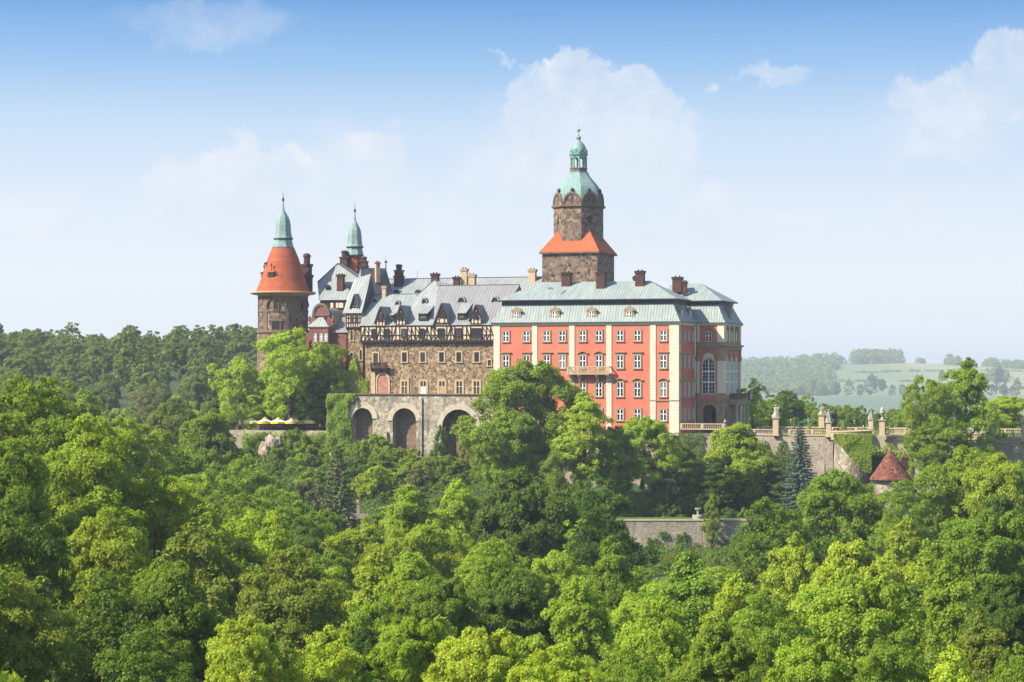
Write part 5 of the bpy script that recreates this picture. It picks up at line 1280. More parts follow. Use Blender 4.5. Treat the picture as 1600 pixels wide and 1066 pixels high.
x, y = W(U(500, 0), 0); person('person in a white shirt standing right of the yellow parasols', x, y, -11.9, .6, 'white_cloth', dict(rh=(.2, -.3, 1.1)))

# round bastion with flared rim
def bastion():
    v = .4; u = U(1329, v); r = px2m(33, W(u, v)[1]); T = cthing('round_bastion', 'round stone bastion turret with a flared pale rim and ivy on its side', 'bastion', u, v, -30)
    z = lambda py: Z(py, u, v - r)
    m = MB(); m.lathe(u, v, [(r * .95, -31), (r * .80, z(705)), (r * .80, z(694))], 36, 'arcade'); part('body', m, T)
    m = MB(); m.lathe(u, v, [(r * .80, z(694.2)), (r * .88, z(691)), (r * .98, z(688)), (r * 1.0, z(684)), (r * 1.0, z(676)), (r * 1.03, z(675.5)), (r * 1.03, z(673.5)), (r * .94, z(673.4)), (r * .94, z(678))], 40, 'sandlight', caps=False); part('rim', m, T)
    m = MB(); m.lathe(u, v, [(r * .94, z(679)), (r * .94, z(678))], 32, 'gravel'); part('deck', m, T)
bastion()
# small round tower with a red tiled cone
def cone_tower():
    x, y = (1391.5 - 800) / F * 388, 388.0; s = y / F; z = lambda py: (HZ - py) * s
    T = thing('garden_tower', 'squat round garden tower with a steep reddish tiled cone among the trees', 'tower', (x, y, z(800)))
    OFF[T.name] = Vector((0, 0, z(800)))
    m = MB(); m.lathe(0, 0, [(25 * s, z(830)), (25 * s, z(746))], 28, 'arcade'); part('body', m, T)
    m = MB(); m.lathe(0, 0, [(33 * s, z(749.5)), (32.5 * s, z(747.5)), (24 * s, z(736)), (13.5 * s, z(720)), (5.2 * s, z(708.5)), (3.2 * s, z(705.5)), (.5 * s, z(704.5))], 28, 'tilebrown'); c = part('cone_roof', m, T)
    m = MB(); m.box(17 * s, 27 * s, -4 * s, 4 * s, z(735), z(716), 'brick'); m.prism([(16 * s, z(716)), (28.5 * s, z(716)), (23 * s, z(709))], -5 * s, 5 * s, 'tilebrown'); part('dormer', m, c)
    m = MB(); m.box(-26 * s, -17 * s, -22 * s, -18 * s, z(776), z(772), 'tilebrown'); m.hull4([(-28 * s, -26 * s, z(777)), (-15 * s, -26 * s, z(777)), (-15 * s, -16 * s, z(777)), (-28 * s, -16 * s, z(777))], [(-23 * s, -22 * s, z(770)), (-20 * s, -22 * s, z(770)), (-20 * s, -20 * s, z(770)), (-23 * s, -20 * s, z(770))], 'tilebrown'); m.box(-25 * s, -18 * s, -24 * s, -18 * s, z(800), z(777), 'arcade'); part('porch', m, T)
cone_tower()

# lower terrace: wall, lawn, fountain
def lower_terrace():
    d = 402.0; s = d / F; z = lambda py: (HZ - py) * s; X0, X1 = (960 - 800) * s, (1180 - 800) * s; zt = z(814)
    m = MB(); m.box(X0, X1, d, d + 1.0, z(880), zt, 'rampart'); m.box(X0, X1, d - .12, d + 1.1, zt, zt + .2, 'sandlight'); o = bpy.data.objects.new('garden_wall', m.mesh('garden_wall', (X0, d, z(880)))); C.objects.link(o); o.location = (X0, d, z(880)); tag(o, 'grey rubble garden wall with ivy streaks below the fountain lawn', 'garden wall')
    m = MB(); m.box(X0, X1, d + 1.0, d + 8, zt - 1.5, zt + .12, 'lawn'); o = bpy.data.objects.new('lawn', m.mesh('lawn', (X0, d, zt))); C.objects.link(o); o.location = (X0, d, zt); tag(o, kind='structure')
    m = MB(); m.box(X0, X1, d + 1.3, d + 1.9, zt + .12, zt + .55, 'lawn')
    fx, fy = (1090.7 - 800) / F * (d + 4), d + 4
    T = thing('stone_fountain', 'small pale stone fountain with basin and bowl on the lawn above the garden wall', 'fountain', (fx, fy, zt + .12))
    m = MB(); m.lathe(0, 0, [(1.0, -.2), (1.05, .55), (1.0, .7), (.8, .7), (.75, .45)], 20, 'greystone'); part('basin', m, T)
    m = MB(); m.lathe(0, 0, [(.35, .4), (.3, .6), (.2, .8), (.22, 1.3), (.28, 1.5)], 14, 'greystone'); part('stem', m, T)
    m = MB(); m.lathe(0, 0, [(.28, 1.5), (.6, 1.75), (.62, 1.95), (.5, 1.95), (.1, 1.8)], 18, 'greystone'); part('bowl', m, T)
    # low ornamental ledge on the slope at the left
    s2 = 408 / F; x = (560 - 800) * s2; zz = (HZ - 797) * s2
    T = thing('garden_pillar', 'little sandstone pillar on a ledge of the overgrown slope', 'pillar', (x, 408, zz - 1.0)); m = MB(); m.box(-.3, .3, -.3, .3, 0, 2.2, 'sand'); m.box(-.42, .42, -.42, .42, 2.2, 2.4, 'sand'); m.lathe(0, 0, [(.3, 2.4), (.35, 2.6), (.1, 2.9)], 10, 'sand'); part('shaft', m, T)
    m = MB(); m.box(-1.6, 1.9, -.5, .5, -.6, .35, 'rampart'); part('ledge', m, T)
lower_terrace()

# parasols
def parasol_proto():
    T = thing('cafe_parasol', '', 'parasol', (0, 0, 0), 0, 'café parasols on the cliff terrace'); n = 8; H = 2.75; r = 1.75
    m = MB(); m.bar((0, 0, 0), (0, 0, H - .1), .04, 'iron', 8); m.box(-.35, .35, -.35, .35, 0, .12, 'iron'); part('pole', m, T)
    can = MB()
    P = lambda k, rr, z: (rr * math.cos(2 * math.pi * k / n + .2), rr * math.sin(2 * math.pi * k / n + .2), z)
    for k in range(n):
        can.poly([P(k, r * .34, H - .18), P(k + 1, r * .34, H - .18), (0, 0, H + .25)], 'yellow')
        can.poly([P(k, r * .98, H - .75), P(k + 1, r * .98, H - .75), P(k + 1, r * .3, H - .22), P(k, r * .3, H - .22)], 'canvas')
        can.poly([P(k, r * 1.0, H - 1.12), P(k + 1, r * 1.0, H - 1.12), P(k + 1, r * .985, H - .74), P(k, r * .985, H - .74)], 'yellow')
    part('canopy', can, T); return T
pp = parasol_proto()
lab = ['yellow and white parasol, farthest left of the open ones on the cliff terrace', 'open yellow and white parasol, second from the left on the cliff terrace', 'open yellow and white parasol in the middle of the row', 'open yellow and white parasol, second from the right end of the row', 'open yellow and white parasol at the right end of the row']
for i, px in enumerate((393, 414, 435, 457.5, 481)):
    o = pp if i == 0 else copy_tree(pp); v = -.8 + .5 * (i % 2); u = U(px, v); x, y = W(u, v); o.location = (x, y, Z(662, u, v) - 1.62); o['label'] = lab[i]; o.rotation_euler = (0, 0, i * .3); o.scale = (1, 1, 1)
T = thing('cafe_parasol', 'furled yellow parasol left of the open row', 'parasol', (*W(U(375, -1), -1), Z(667, U(375, -1), -1)), 0, 'café parasols on the cliff terrace')
m = MB(); m.bar((0, 0, -.9), (0, 0, 2.3), .04, 'iron', 8); m.box(-.3, .3, -.3, .3, -.9, -.8, 'iron'); part('pole', m, T)
m = MB(); m.lathe(0, 0, [(.2, .4), (.26, .6), (.2, 1.6), (.05, 2.3)], 10, 'yellow'); m.lathe(0, 0, [(.27, .45), (.275, .9), (.23, 1.2)], 10, 'canvas'); part('canopy', m, T)
# café tables' low rail
def cafe_rail():
    a, b = U(378, -2.9), U(497, -2.9); T = cthing('terrace_railing', 'low dark railing in front of the yellow parasols', 'railing', a, -2.9, -11.9)
    m = MB(); n = 40
    for k in range(n + 1): x = lerp(a, b, k / n); m.bar((x, -3.2, -11.75), (x, -3.2, -10.9), .03, 'iron')
    part('pickets', m, T)
    m = MB(); m.bar((a, -3.2, -10.85), (b, -3.2, -10.85), .06, 'iron'); part('rail', m, T)
cafe_rail()

# ================================================================== TERRAIN
def m_ground():
    m, t, b = new_mat('ground'); pos = t.node('ShaderNodeNewGeometry').outputs['Position']
    s = t.node('ShaderNodeSeparateXYZ'); t.l.new(pos, s.inputs[0]); x, y, z = s.outputs
    n = t.noise(pos, 0.15, 6, 0.65)
    wood = t.mix(t.smooth(n, .4, .6), (0.035, 0.06, 0.018), (0.05, 0.07, 0.026))
    # fields of the far plain
    big = t.noise(t.vec('MULTIPLY', pos, (1, .35, 1)), 0.0022, 3, .5)
    teal = t.mix(t.smooth(t.noise(pos, .01, 4, .6), .4, .6), (0.10, 0.155, 0.075), (0.12, 0.17, 0.085))
    lines = t.node('ShaderNodeTexWave'); t.l.new(pos, lines.inputs['Vector']); lines.inputs['Scale'].default_value = .012; lines.inputs['Distortion'].default_value = 3.0
    straw = t.mix(t.smooth(big, .44, .54), (0.25, 0.255, 0.10), (0.15, 0.19, 0.075))
    straw = t.mix(t.math('MULTIPLY', t.smooth(lines.outputs['Fac'], .6, .9), .3), straw, (0.29, 0.27, 0.13))
    edge = t.math('ADD', y, t.math('MULTIPLY', x, .12))
    col = t.mix(t.smooth(edge, 3970, 4110), teal, straw)
    plough = t.math('MULTIPLY', t.smooth(x, 1090, 1140), t.math('MULTIPLY', t.smooth(y, 4120, 4150), t.smooth(y, 4690, 4620)))
    col = t.mix(plough, col, (0.19, 0.15, 0.11))
    open_ = t.math('MULTIPLY', t.smooth(y, 900, 1000), t.smooth(t.math('DIVIDE', x, y), 0.0, 0.03))
    col = t.mix(open_, wood, col)
    finish(t, b, col, .95, n, .3, .3)
    MAT['ground'] = m
m_ground()
def terrain():
    ys = []; y = 30.0
    while y < 520: ys.append(y); y += 5.0
    while y < 3600: ys.append(y); y *= 1.035
    while y < 6200: ys.append(y); y += 50
    while y < 12000: ys.append(y); y *= 1.06
    
    nx = 150; co = []; 
    for y in ys:
        w = max(260.0, y * .48)
        for i in range(nx + 1):
            t = -1 + 2 * i / nx; x = w * (abs(t) ** 1.25) * (1 if t > 0 else -1)
            co.append((x, y, ground(x, y)))
    fc = [(r * (nx + 1) + i, r * (nx + 1) + i + 1, (r + 1) * (nx + 1) + i + 1, (r + 1) * (nx + 1) + i) for r in range(len(ys) - 1) for i in range(nx)]
    me = bpy.data.meshes.new('ground'); me.from_pydata(co, [], fc); me.materials.append(MAT['ground'])
    for p in me.polygons: p.use_smooth = True
    o = bpy.data.objects.new('ground', me); C.objects.link(o); o['kind'] = 'structure'
terrain()

# ================================================================== FOLIAGE
def leaf_mesh(name, P, N, S, mat, seed=0, slim=.62):
    r = np.random.default_rng(seed); n = len(P)
    N = N / np.maximum(np.linalg.norm(N, axis=1, keepdims=True), 1e-6)
    T = r.normal(size=(n, 3)); T -= N * np.sum(T * N, axis=1, keepdims=True); T /= np.maximum(np.linalg.norm(T, axis=1, keepdims=True), 1e-6)
    B = np.cross(N, T); S = S[:, None]
    v = np.empty((n, 4, 3)); v[:, 0] = P + T * S * .6 - N * S * .16; v[:, 1] = P + B * S * slim * .5; v[:, 2] = P - T * S * .5 - N * S * .05; v[:, 3] = P - B * S * slim * .5
    me = bpy.data.meshes.new(name); me.vertices.add(n * 4); me.vertices.foreach_set('co', v.reshape(-1))
    me.loops.add(n * 4); me.loops.foreach_set('vertex_index', np.arange(n * 4, dtype=np.int32))
    me.polygons.add(n); me.polygons.foreach_set('loop_start', np.arange(0, n * 4, 4, dtype=np.int32))
    try: me.polygons.foreach_set('loop_total', np.full(n, 4, dtype=np.int32))
    except Exception: pass
    me.update(calc_edges=True); me.materials.append(MAT[mat]); me.validate()
    return me
def crown_points(seed, Wd, z0, z1, nb, ns, per, flat=.62, leaf=.30, profile='round', pr=(1.6, 2.8), sub=(.19, .40), wob=.34):
    """boughs set round the crown, each carrying small leafy sprays on its outer side"""
    r = np.random.default_rng(seed); Pp, Nn, Ss, cen = [], [], [], []
    H = z1 - z0; R0 = Wd / 2; l0, l1 = r.uniform(0, 6.28, 2)
    for i in range(nb):
        t = (i + .5) / nb; h = t ** .8; a = i * 2.39996 + r.uniform(-.5, .5)
        if profile == 'round': rad = math.sqrt(max(.02, 1 - ((h - .42) / .60) ** 2)) if h > .42 else .62 + .38 * math.sqrt(max(0, 1 - ((.42 - h) / .42) ** 2))
        elif profile == 'tall': rad = (math.sin(math.pi * min(1, .12 + h * .88)) ** .55) * (1 - .25 * h)
        elif profile == 'fan': rad = .45 + .6 * math.sqrt(max(0, 1 - ((h - .68) / .7) ** 2)) if h < .85 else math.sqrt(max(.03, 1 - ((h - .3) / .72) ** 2))
        lb = 1 + wob * math.sin(2 * a + l0) + wob * .6 * math.sin(3 * a + l1 + h * 5)
        k = 1 - .55 * r.random() ** 2.0
        rp = r.uniform(*pr) * (.7 if h > .88 else 1)
        rr = max(0, R0 * rad * lb * .92 - rp * .55) * k
        c = np.array([rr * math.cos(a), rr * math.sin(a), z0 + H * h - rp * flat * .75 + r.uniform(-.5, .5)])
        cen.append((c, rp))
        out = c - np.array([0, 0, z0 + H * .4]); out = out / (np.linalg.norm(out) + 1e-6)
        m = max(5, int(ns * 1.5 * (rp / 2.1) ** 2))
        D = r.normal(size=(m, 3)); D += out * .75 + np.array([0, 0, .55]); D /= np.linalg.norm(D, axis=1, keepdims=True)
        C_ = c + D * (rp * r.uniform(.62, 1.02, m))[:, None] * np.array([1, 1, flat])
        RS = rp * r.uniform(sub[0], sub[1], m)
        for q in range(m):
            n = int(per * (RS[q] / .75) ** 2) + 12
            d = r.normal(size=(n, 3)); d /= np.linalg.norm(d, axis=1, keepdims=True); d += D[q] * .45 + np.array([0, 0, .2]); d /= np.linalg.norm(d, axis=1, keepdims=True)
            s = (1 - .75 * r.random(n) ** 1.3) * (1 + .3 * r.random(n) ** 3)
            f2 = np.array([1, 1, .55 + .45 * flat])
            Pp.append(C_[q] + d * (RS[q] * s)[:, None] * f2); Nn.append(d * .55 + D[q] * .35 + r.normal(size=(n, 3)) * .5 + np.array([0, 0, .3])); Ss.append(leaf * r.uniform(.55, 1.25, n))
    return np.concatenate(Pp), np.concatenate(Nn), np.concatenate(Ss), cen
def trunk_mesh(name, H, z0, cen, r0, seed, limbs=14):
    rr = random.Random(seed); m = MB(); top = z0 + (H - z0) * .72; pts = []
    lx, ly = rr.uniform(-.5, .5), rr.uniform(-.5, .5)
    K = 6
    for k in range(K + 1): t = k / K; pts.append((Vector((lx * math.sin(t * 2.2), ly * math.sin(t * 2.6), top * t - .6 * (k == 0))), r0 * (1 - .82 * t) * (1.35 if k == 0 else 1)))
    for a, b in zip(pts, pts[1:]): m.bar(a[0], b[0], a[1], 'bark', 8, b[1])
    for c, rp in rr.sample(cen, min(limbs, len(cen))):
        c = Vector(c); t = max(.25, min(.92, (c.z - rp * 1.2) / top * .8)); i = min(K - 1, int(t * K)); s = pts[i][0].lerp(pts[i + 1][0], t * K - i); rs = r0 * (1 - .82 * t) * .5
        mid = s.lerp(c, .5) + Vector((rr.uniform(-.3, .3), rr.uniform(-.3, .3), -.35)); m.bar(s, mid, rs, 'bark', 6, rs * .7); m.bar(mid, c, rs * .7, 'bark', 5, rs * .22)
    me = m.mesh(name)
    return me
PROTO = {}
def make_proto(key, seed, Wd, H, z0, nb, ns, per, **kw):
    P, N, S, cen = crown_points(seed, Wd, z0, H, nb, ns, per, **kw)
    ext = np.percentile(np.abs(P[:, :2]), 99.0) * 2
    PROTO[key] = (leaf_mesh('crown', P, N, S, 'leaf', seed), trunk_mesh('trunk', H, z0, cen, .30 + .012 * H, seed), float(ext), float(np.percentile(P[:, 2], 99.7)))
make_proto('broad', 1, 11, 13, 3.2, 34, 11, 120)
make_proto('broad2', 2, 12, 13, 3.2, 30, 13, 125, pr=(1.6, 3.2), flat=.7, leaf=.34)
make_proto('round', 3, 10, 12.5, 2.8, 40, 10, 110, pr=(1.3, 2.4), leaf=.25, wob=.2)
make_proto('tall', 4, 8.5, 15, 3.2, 36, 10, 115, profile='tall', pr=(1.3, 2.4))
make_proto('tall2', 5, 7.5, 14, 2.8, 32, 10, 115, profile='tall', pr=(1.2, 2.2), flat=.75)
make_proto('layer', 6, 11, 13, 2.5, 46, 10, 85, flat=.4, pr=(1.4, 2.6), leaf=.30, sub=(.24, .44))
make_proto('layer2', 9, 12, 14, 2.8, 54, 10, 80, flat=.44, pr=(1.3, 2.5), leaf=.30, sub=(.24, .44))
make_proto('fan', 7, 11, 14, 3.0, 40, 9, 105, profile='fan', pr=(1.2, 2.2), flat=.75, sub=(.28, .5))
make_proto('open', 8, 9, 14, 2.8, 24, 9, 95, profile='tall', pr=(1.2, 2.2), flat=.7, leaf=.30, wob=.4)
def make_shrub(key, seed, Wd, H, n, per, leaf=.24):
    P, N, S, cen = crown_points(seed, Wd, 0.0, H, n, 8, per, flat=.85, leaf=leaf, pr=(.6, 1.2), sub=(.3, .5))
    PROTO[key] = (leaf_mesh('foliage', P, N, S, 'leaf', seed), None, float(np.percentile(np.abs(P[:, :2]), 99) * 2), float(np.percentile(P[:, 2], 99.5)))
make_shrub('shrub', 21, 5, 3.2, 26, 240); make_shrub('shrub2', 22, 4.5, 3.6, 22, 240, .27)
def make_topiary():
    r = np.random.default_rng(5); n = 1500; d = r.normal(size=(n, 3)); d /= np.linalg.norm(d, axis=1, keepdims=True); d[:, 2] = np.abs(d[:, 2]); P = d * np.array([.8, .8, 1.7]) * r.uniform(.9, 1.02, n)[:, None]
    PROTO['topiary'] = (leaf_mesh('foliage', P, d + r.normal(size=(n, 3)) * .3, np.full(n, .16), 'leaf', 5), None, 1.6, 1.7)
make_topiary()
def make_conifer(key, seed, H, Rb, n_wh, droop, needle):
    r = np.random.default_rng(seed); Pp, Nn = [], []
    for k in range(n_wh):
        t = k / n_wh; z = .9 + (H - .9) * t; L = Rb * (1 - t) ** .85 + .15; nb = int(9 + 5 * (1 - t))
        for j in range(nb):
            a = 2 * math.pi * (j + r.uniform(-.3, .3)) / nb + k * 1.3; l = L * r.uniform(.72, 1.12); m = int(34 * l) + 10
            s = r.random(m) ** .7; side = r.normal(size=m) * .16 * (1.15 - s) * l ** .6
            x = s * l; zz = z - droop * l * s ** 1.4 + .25 * l * s ** 3 - np.abs(r.normal(size=m)) * .12
            P = np.stack([x * math.cos(a) - side * math.sin(a), x * math.sin(a) + side * math.cos(a), zz], 1); Pp.append(P)
            Nn.append(np.stack([np.full(m, .3 * math.cos(a)), np.full(m, .3 * math.sin(a)), np.ones(m)], 1) + r.normal(size=(m, 3)) * .5)
    P = np.concatenate(Pp); N = np.concatenate(Nn); m = MB(); m.bar((0, 0, -.5), (0, 0, H * .97), .26, 'bark', 8, .03)
    PROTO[key] = (leaf_mesh('crown', P, N, np.full(len(P), needle), 'needle', seed, .4), m.mesh('trunk'), Rb * 2, H)
make_conifer('spruce', 31, 16, 3.9, 34, .42, .34); make_conifer('pine', 32, 13, 3.4, 22, .15, .4)

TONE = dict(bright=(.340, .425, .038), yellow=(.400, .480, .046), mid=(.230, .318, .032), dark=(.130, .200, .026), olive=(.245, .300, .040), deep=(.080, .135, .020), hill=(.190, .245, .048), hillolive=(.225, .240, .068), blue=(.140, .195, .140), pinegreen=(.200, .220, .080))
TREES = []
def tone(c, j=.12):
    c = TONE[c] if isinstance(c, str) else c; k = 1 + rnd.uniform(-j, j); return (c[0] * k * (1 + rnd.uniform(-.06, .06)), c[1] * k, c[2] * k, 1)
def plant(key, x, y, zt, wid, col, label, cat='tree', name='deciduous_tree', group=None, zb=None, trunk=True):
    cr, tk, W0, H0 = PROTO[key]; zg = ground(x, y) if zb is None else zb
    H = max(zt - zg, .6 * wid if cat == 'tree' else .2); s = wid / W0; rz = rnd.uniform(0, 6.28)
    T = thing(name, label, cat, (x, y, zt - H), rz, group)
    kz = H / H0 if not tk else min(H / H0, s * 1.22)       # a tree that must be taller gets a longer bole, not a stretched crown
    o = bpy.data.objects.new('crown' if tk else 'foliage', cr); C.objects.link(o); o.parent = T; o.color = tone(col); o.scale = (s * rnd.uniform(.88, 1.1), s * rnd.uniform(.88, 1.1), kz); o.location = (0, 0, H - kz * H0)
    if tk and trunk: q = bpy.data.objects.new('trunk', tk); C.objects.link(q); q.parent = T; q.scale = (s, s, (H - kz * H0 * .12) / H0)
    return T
def ptree(key, px, py, wpx, d, col, label, **kw):
    x, zt, wid = (px - 800) / F * d, (HZ - py) / F * d, wpx / F * d
    TREES.append((x, d, wid / 2)); return plant(key, x, d, zt, wid, col, label, **kw)

# ---- trees one can tell apart, placed by measured bearing, height and distance
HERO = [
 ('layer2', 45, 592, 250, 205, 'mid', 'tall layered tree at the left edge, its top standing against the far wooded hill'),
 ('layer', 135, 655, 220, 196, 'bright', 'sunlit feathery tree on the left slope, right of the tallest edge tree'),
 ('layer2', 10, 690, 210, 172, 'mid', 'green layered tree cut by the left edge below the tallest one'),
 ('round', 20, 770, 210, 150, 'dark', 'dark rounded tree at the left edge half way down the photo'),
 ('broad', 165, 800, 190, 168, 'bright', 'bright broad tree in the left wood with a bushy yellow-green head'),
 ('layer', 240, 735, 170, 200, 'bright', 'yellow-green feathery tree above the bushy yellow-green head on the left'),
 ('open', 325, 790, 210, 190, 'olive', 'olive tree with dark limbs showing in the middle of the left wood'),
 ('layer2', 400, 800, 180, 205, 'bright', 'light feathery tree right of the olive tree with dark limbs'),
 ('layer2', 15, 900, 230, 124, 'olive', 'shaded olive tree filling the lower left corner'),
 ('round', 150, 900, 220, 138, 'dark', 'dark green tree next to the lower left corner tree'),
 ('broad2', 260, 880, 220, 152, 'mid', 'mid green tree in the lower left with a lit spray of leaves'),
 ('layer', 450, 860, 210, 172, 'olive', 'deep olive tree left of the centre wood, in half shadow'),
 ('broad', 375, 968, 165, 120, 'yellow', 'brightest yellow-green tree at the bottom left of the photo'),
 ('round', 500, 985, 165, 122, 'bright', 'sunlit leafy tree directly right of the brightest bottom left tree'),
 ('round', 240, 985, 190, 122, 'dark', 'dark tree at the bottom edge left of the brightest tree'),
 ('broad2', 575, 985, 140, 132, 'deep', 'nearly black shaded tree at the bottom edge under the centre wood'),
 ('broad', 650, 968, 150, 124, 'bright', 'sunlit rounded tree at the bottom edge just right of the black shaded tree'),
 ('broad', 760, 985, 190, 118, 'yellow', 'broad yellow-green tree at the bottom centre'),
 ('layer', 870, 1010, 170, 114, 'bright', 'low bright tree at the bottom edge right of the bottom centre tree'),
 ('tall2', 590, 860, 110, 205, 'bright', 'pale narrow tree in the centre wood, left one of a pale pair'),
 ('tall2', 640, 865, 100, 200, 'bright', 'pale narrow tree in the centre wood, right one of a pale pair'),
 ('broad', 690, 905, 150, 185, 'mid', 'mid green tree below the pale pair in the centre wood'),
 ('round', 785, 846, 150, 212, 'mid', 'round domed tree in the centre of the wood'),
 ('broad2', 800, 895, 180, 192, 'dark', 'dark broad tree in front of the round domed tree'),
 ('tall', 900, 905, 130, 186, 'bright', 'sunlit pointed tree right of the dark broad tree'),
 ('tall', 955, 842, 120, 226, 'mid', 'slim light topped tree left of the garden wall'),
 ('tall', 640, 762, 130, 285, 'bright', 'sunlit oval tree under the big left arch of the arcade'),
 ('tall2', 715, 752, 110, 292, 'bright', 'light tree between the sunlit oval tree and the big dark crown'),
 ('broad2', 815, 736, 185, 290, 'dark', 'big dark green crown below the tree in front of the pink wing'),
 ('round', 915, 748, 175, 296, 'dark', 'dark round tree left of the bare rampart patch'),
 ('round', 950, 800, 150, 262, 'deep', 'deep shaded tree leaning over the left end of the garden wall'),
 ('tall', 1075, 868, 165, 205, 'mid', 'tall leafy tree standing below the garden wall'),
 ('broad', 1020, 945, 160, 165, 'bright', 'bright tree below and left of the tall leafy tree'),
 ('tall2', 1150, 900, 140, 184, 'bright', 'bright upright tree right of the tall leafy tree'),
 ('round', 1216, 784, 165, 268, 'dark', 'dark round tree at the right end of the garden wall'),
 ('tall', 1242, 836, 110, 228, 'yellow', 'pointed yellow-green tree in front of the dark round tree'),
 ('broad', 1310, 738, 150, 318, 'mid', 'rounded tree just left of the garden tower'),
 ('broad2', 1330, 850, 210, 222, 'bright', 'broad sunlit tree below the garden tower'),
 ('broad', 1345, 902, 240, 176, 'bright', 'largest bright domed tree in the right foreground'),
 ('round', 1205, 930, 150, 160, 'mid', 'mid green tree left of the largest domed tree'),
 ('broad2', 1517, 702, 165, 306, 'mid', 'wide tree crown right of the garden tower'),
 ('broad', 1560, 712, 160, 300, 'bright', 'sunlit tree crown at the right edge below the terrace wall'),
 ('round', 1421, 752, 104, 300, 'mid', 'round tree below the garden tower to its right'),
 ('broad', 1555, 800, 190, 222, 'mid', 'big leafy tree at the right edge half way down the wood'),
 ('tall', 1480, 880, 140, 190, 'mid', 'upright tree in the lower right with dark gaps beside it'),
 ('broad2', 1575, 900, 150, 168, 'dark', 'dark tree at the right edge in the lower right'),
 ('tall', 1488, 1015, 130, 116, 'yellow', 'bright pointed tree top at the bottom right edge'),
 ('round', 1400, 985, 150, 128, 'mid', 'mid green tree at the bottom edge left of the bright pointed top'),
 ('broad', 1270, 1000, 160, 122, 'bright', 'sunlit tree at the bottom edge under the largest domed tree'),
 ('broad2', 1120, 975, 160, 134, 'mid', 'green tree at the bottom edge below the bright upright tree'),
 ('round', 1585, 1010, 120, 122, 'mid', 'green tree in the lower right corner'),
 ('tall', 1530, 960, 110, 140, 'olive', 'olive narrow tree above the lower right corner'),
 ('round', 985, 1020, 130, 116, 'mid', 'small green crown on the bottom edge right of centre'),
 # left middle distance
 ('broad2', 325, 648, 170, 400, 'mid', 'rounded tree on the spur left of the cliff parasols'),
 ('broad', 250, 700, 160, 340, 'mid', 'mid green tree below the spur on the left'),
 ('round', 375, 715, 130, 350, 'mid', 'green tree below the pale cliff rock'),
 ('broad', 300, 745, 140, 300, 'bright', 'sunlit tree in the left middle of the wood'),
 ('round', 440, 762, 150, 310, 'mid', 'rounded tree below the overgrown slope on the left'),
 ('broad', 500, 800, 120, 300, 'mid', 'green tree at the foot of the overgrown slope'),
 ('layer', 195, 655, 150, 300, 'bright', 'light tree on the left slope in front of the far hill'),
 ('tall2', 130, 610, 90, 420, 'mid', 'slim hazy tree at the foot of the far hill'),
 ('broad', 270, 625, 110, 470, 'hill', 'hazy tree below the far hill left of the round tower'),
 # by the castle
 ('fan', 455, 516, 140, 467, 'bright', 'tall yellow-green maple right in front of the round tower', -11.9),
 ('fan', 372, 560, 100, 471, 'yellow', 'yellow-green tree left of the round tower above the furled parasol', -11.9),
 ('open', 418, 575, 80, 469, 'bright', 'light tree over the open parasols', -11.9),
 ('fan', 512, 536, 75, 465, 'mid', 'darker green tree in front of the red gabled house', -11.9),
 ('round', 492, 590, 70, 466, 'dark', 'dark leafy tree low in front of the red gabled house', -11.9),
 ('broad', 828, 566, 180, 424, 'mid', 'big green tree in front of the pink palace wing', -21),
 ('broad2', 800, 640, 150, 418, 'mid', 'lower green tree at the left foot of the pink wing', -23),
 ('tall', 914, 614, 112, 412, 'bright', 'lighter tree in front of the pink wing right of the big green one', -21),
 ('broad', 1003, 652, 104, 414, 'bright', 'thin light tree before the pink wing corner', -21),
 ('broad', 962, 668, 92, 414, 'mid', 'mid green tree under the red facade between two lighter trees'),
 ('round', 880, 690, 100, 412, 'mid', 'leafy tree under the pink wing, below the lighter tree'),
 ('round', 1040, 715, 70, 416, 'dark', 'small dark tree at the rampart below the pink corner'),
 ('broad2', 1150, 664, 155, 424, 'bright', 'wide bright dome of a tree in front of the rampart wall', -24),
 ('round', 1120, 715, 130, 420, 'dark', 'dark tree below the wide bright dome on the rampart', -25),
 ('round', 1210, 720, 90, 422, 'dark', 'dark tree between the wide bright dome and the blue spruce', -25),
 ('fan', 1445, 590, 110, 408, 'mid', 'tall maple rising above the terrace wall, left of the taller one', -19),
 ('tall', 1512, 562, 95, 412, 'mid', 'tallest maple beside the terrace wall near the right edge', -19),
 ('round', 1470, 650, 130, 404, 'mid', 'lower leafy maple under the two tall ones', -20),
 ('open', 1178, 592, 62, 500, 'bright', 'light tree just behind the pavilion', -13),
 ('broad', 1200, 625, 90, 520, 'mid', 'bushy tree behind the pavilion and the left statue', -15),
 ('broad', 1575, 620, 90, 470, 'yellow', 'bright yellow-green tree behind the terrace at the right edge', -13),
]
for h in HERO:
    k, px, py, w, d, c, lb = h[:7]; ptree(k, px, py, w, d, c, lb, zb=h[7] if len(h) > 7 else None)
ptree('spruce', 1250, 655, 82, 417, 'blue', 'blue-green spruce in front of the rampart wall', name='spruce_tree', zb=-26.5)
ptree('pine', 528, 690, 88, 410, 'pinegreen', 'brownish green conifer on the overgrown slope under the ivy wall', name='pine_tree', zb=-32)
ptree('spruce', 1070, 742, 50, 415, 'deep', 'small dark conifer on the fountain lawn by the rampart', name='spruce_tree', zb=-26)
ptree('tall2', 1113, 772, 36, 400, 'olive', 'slender young tree standing over the stone fountain', zb=-31)

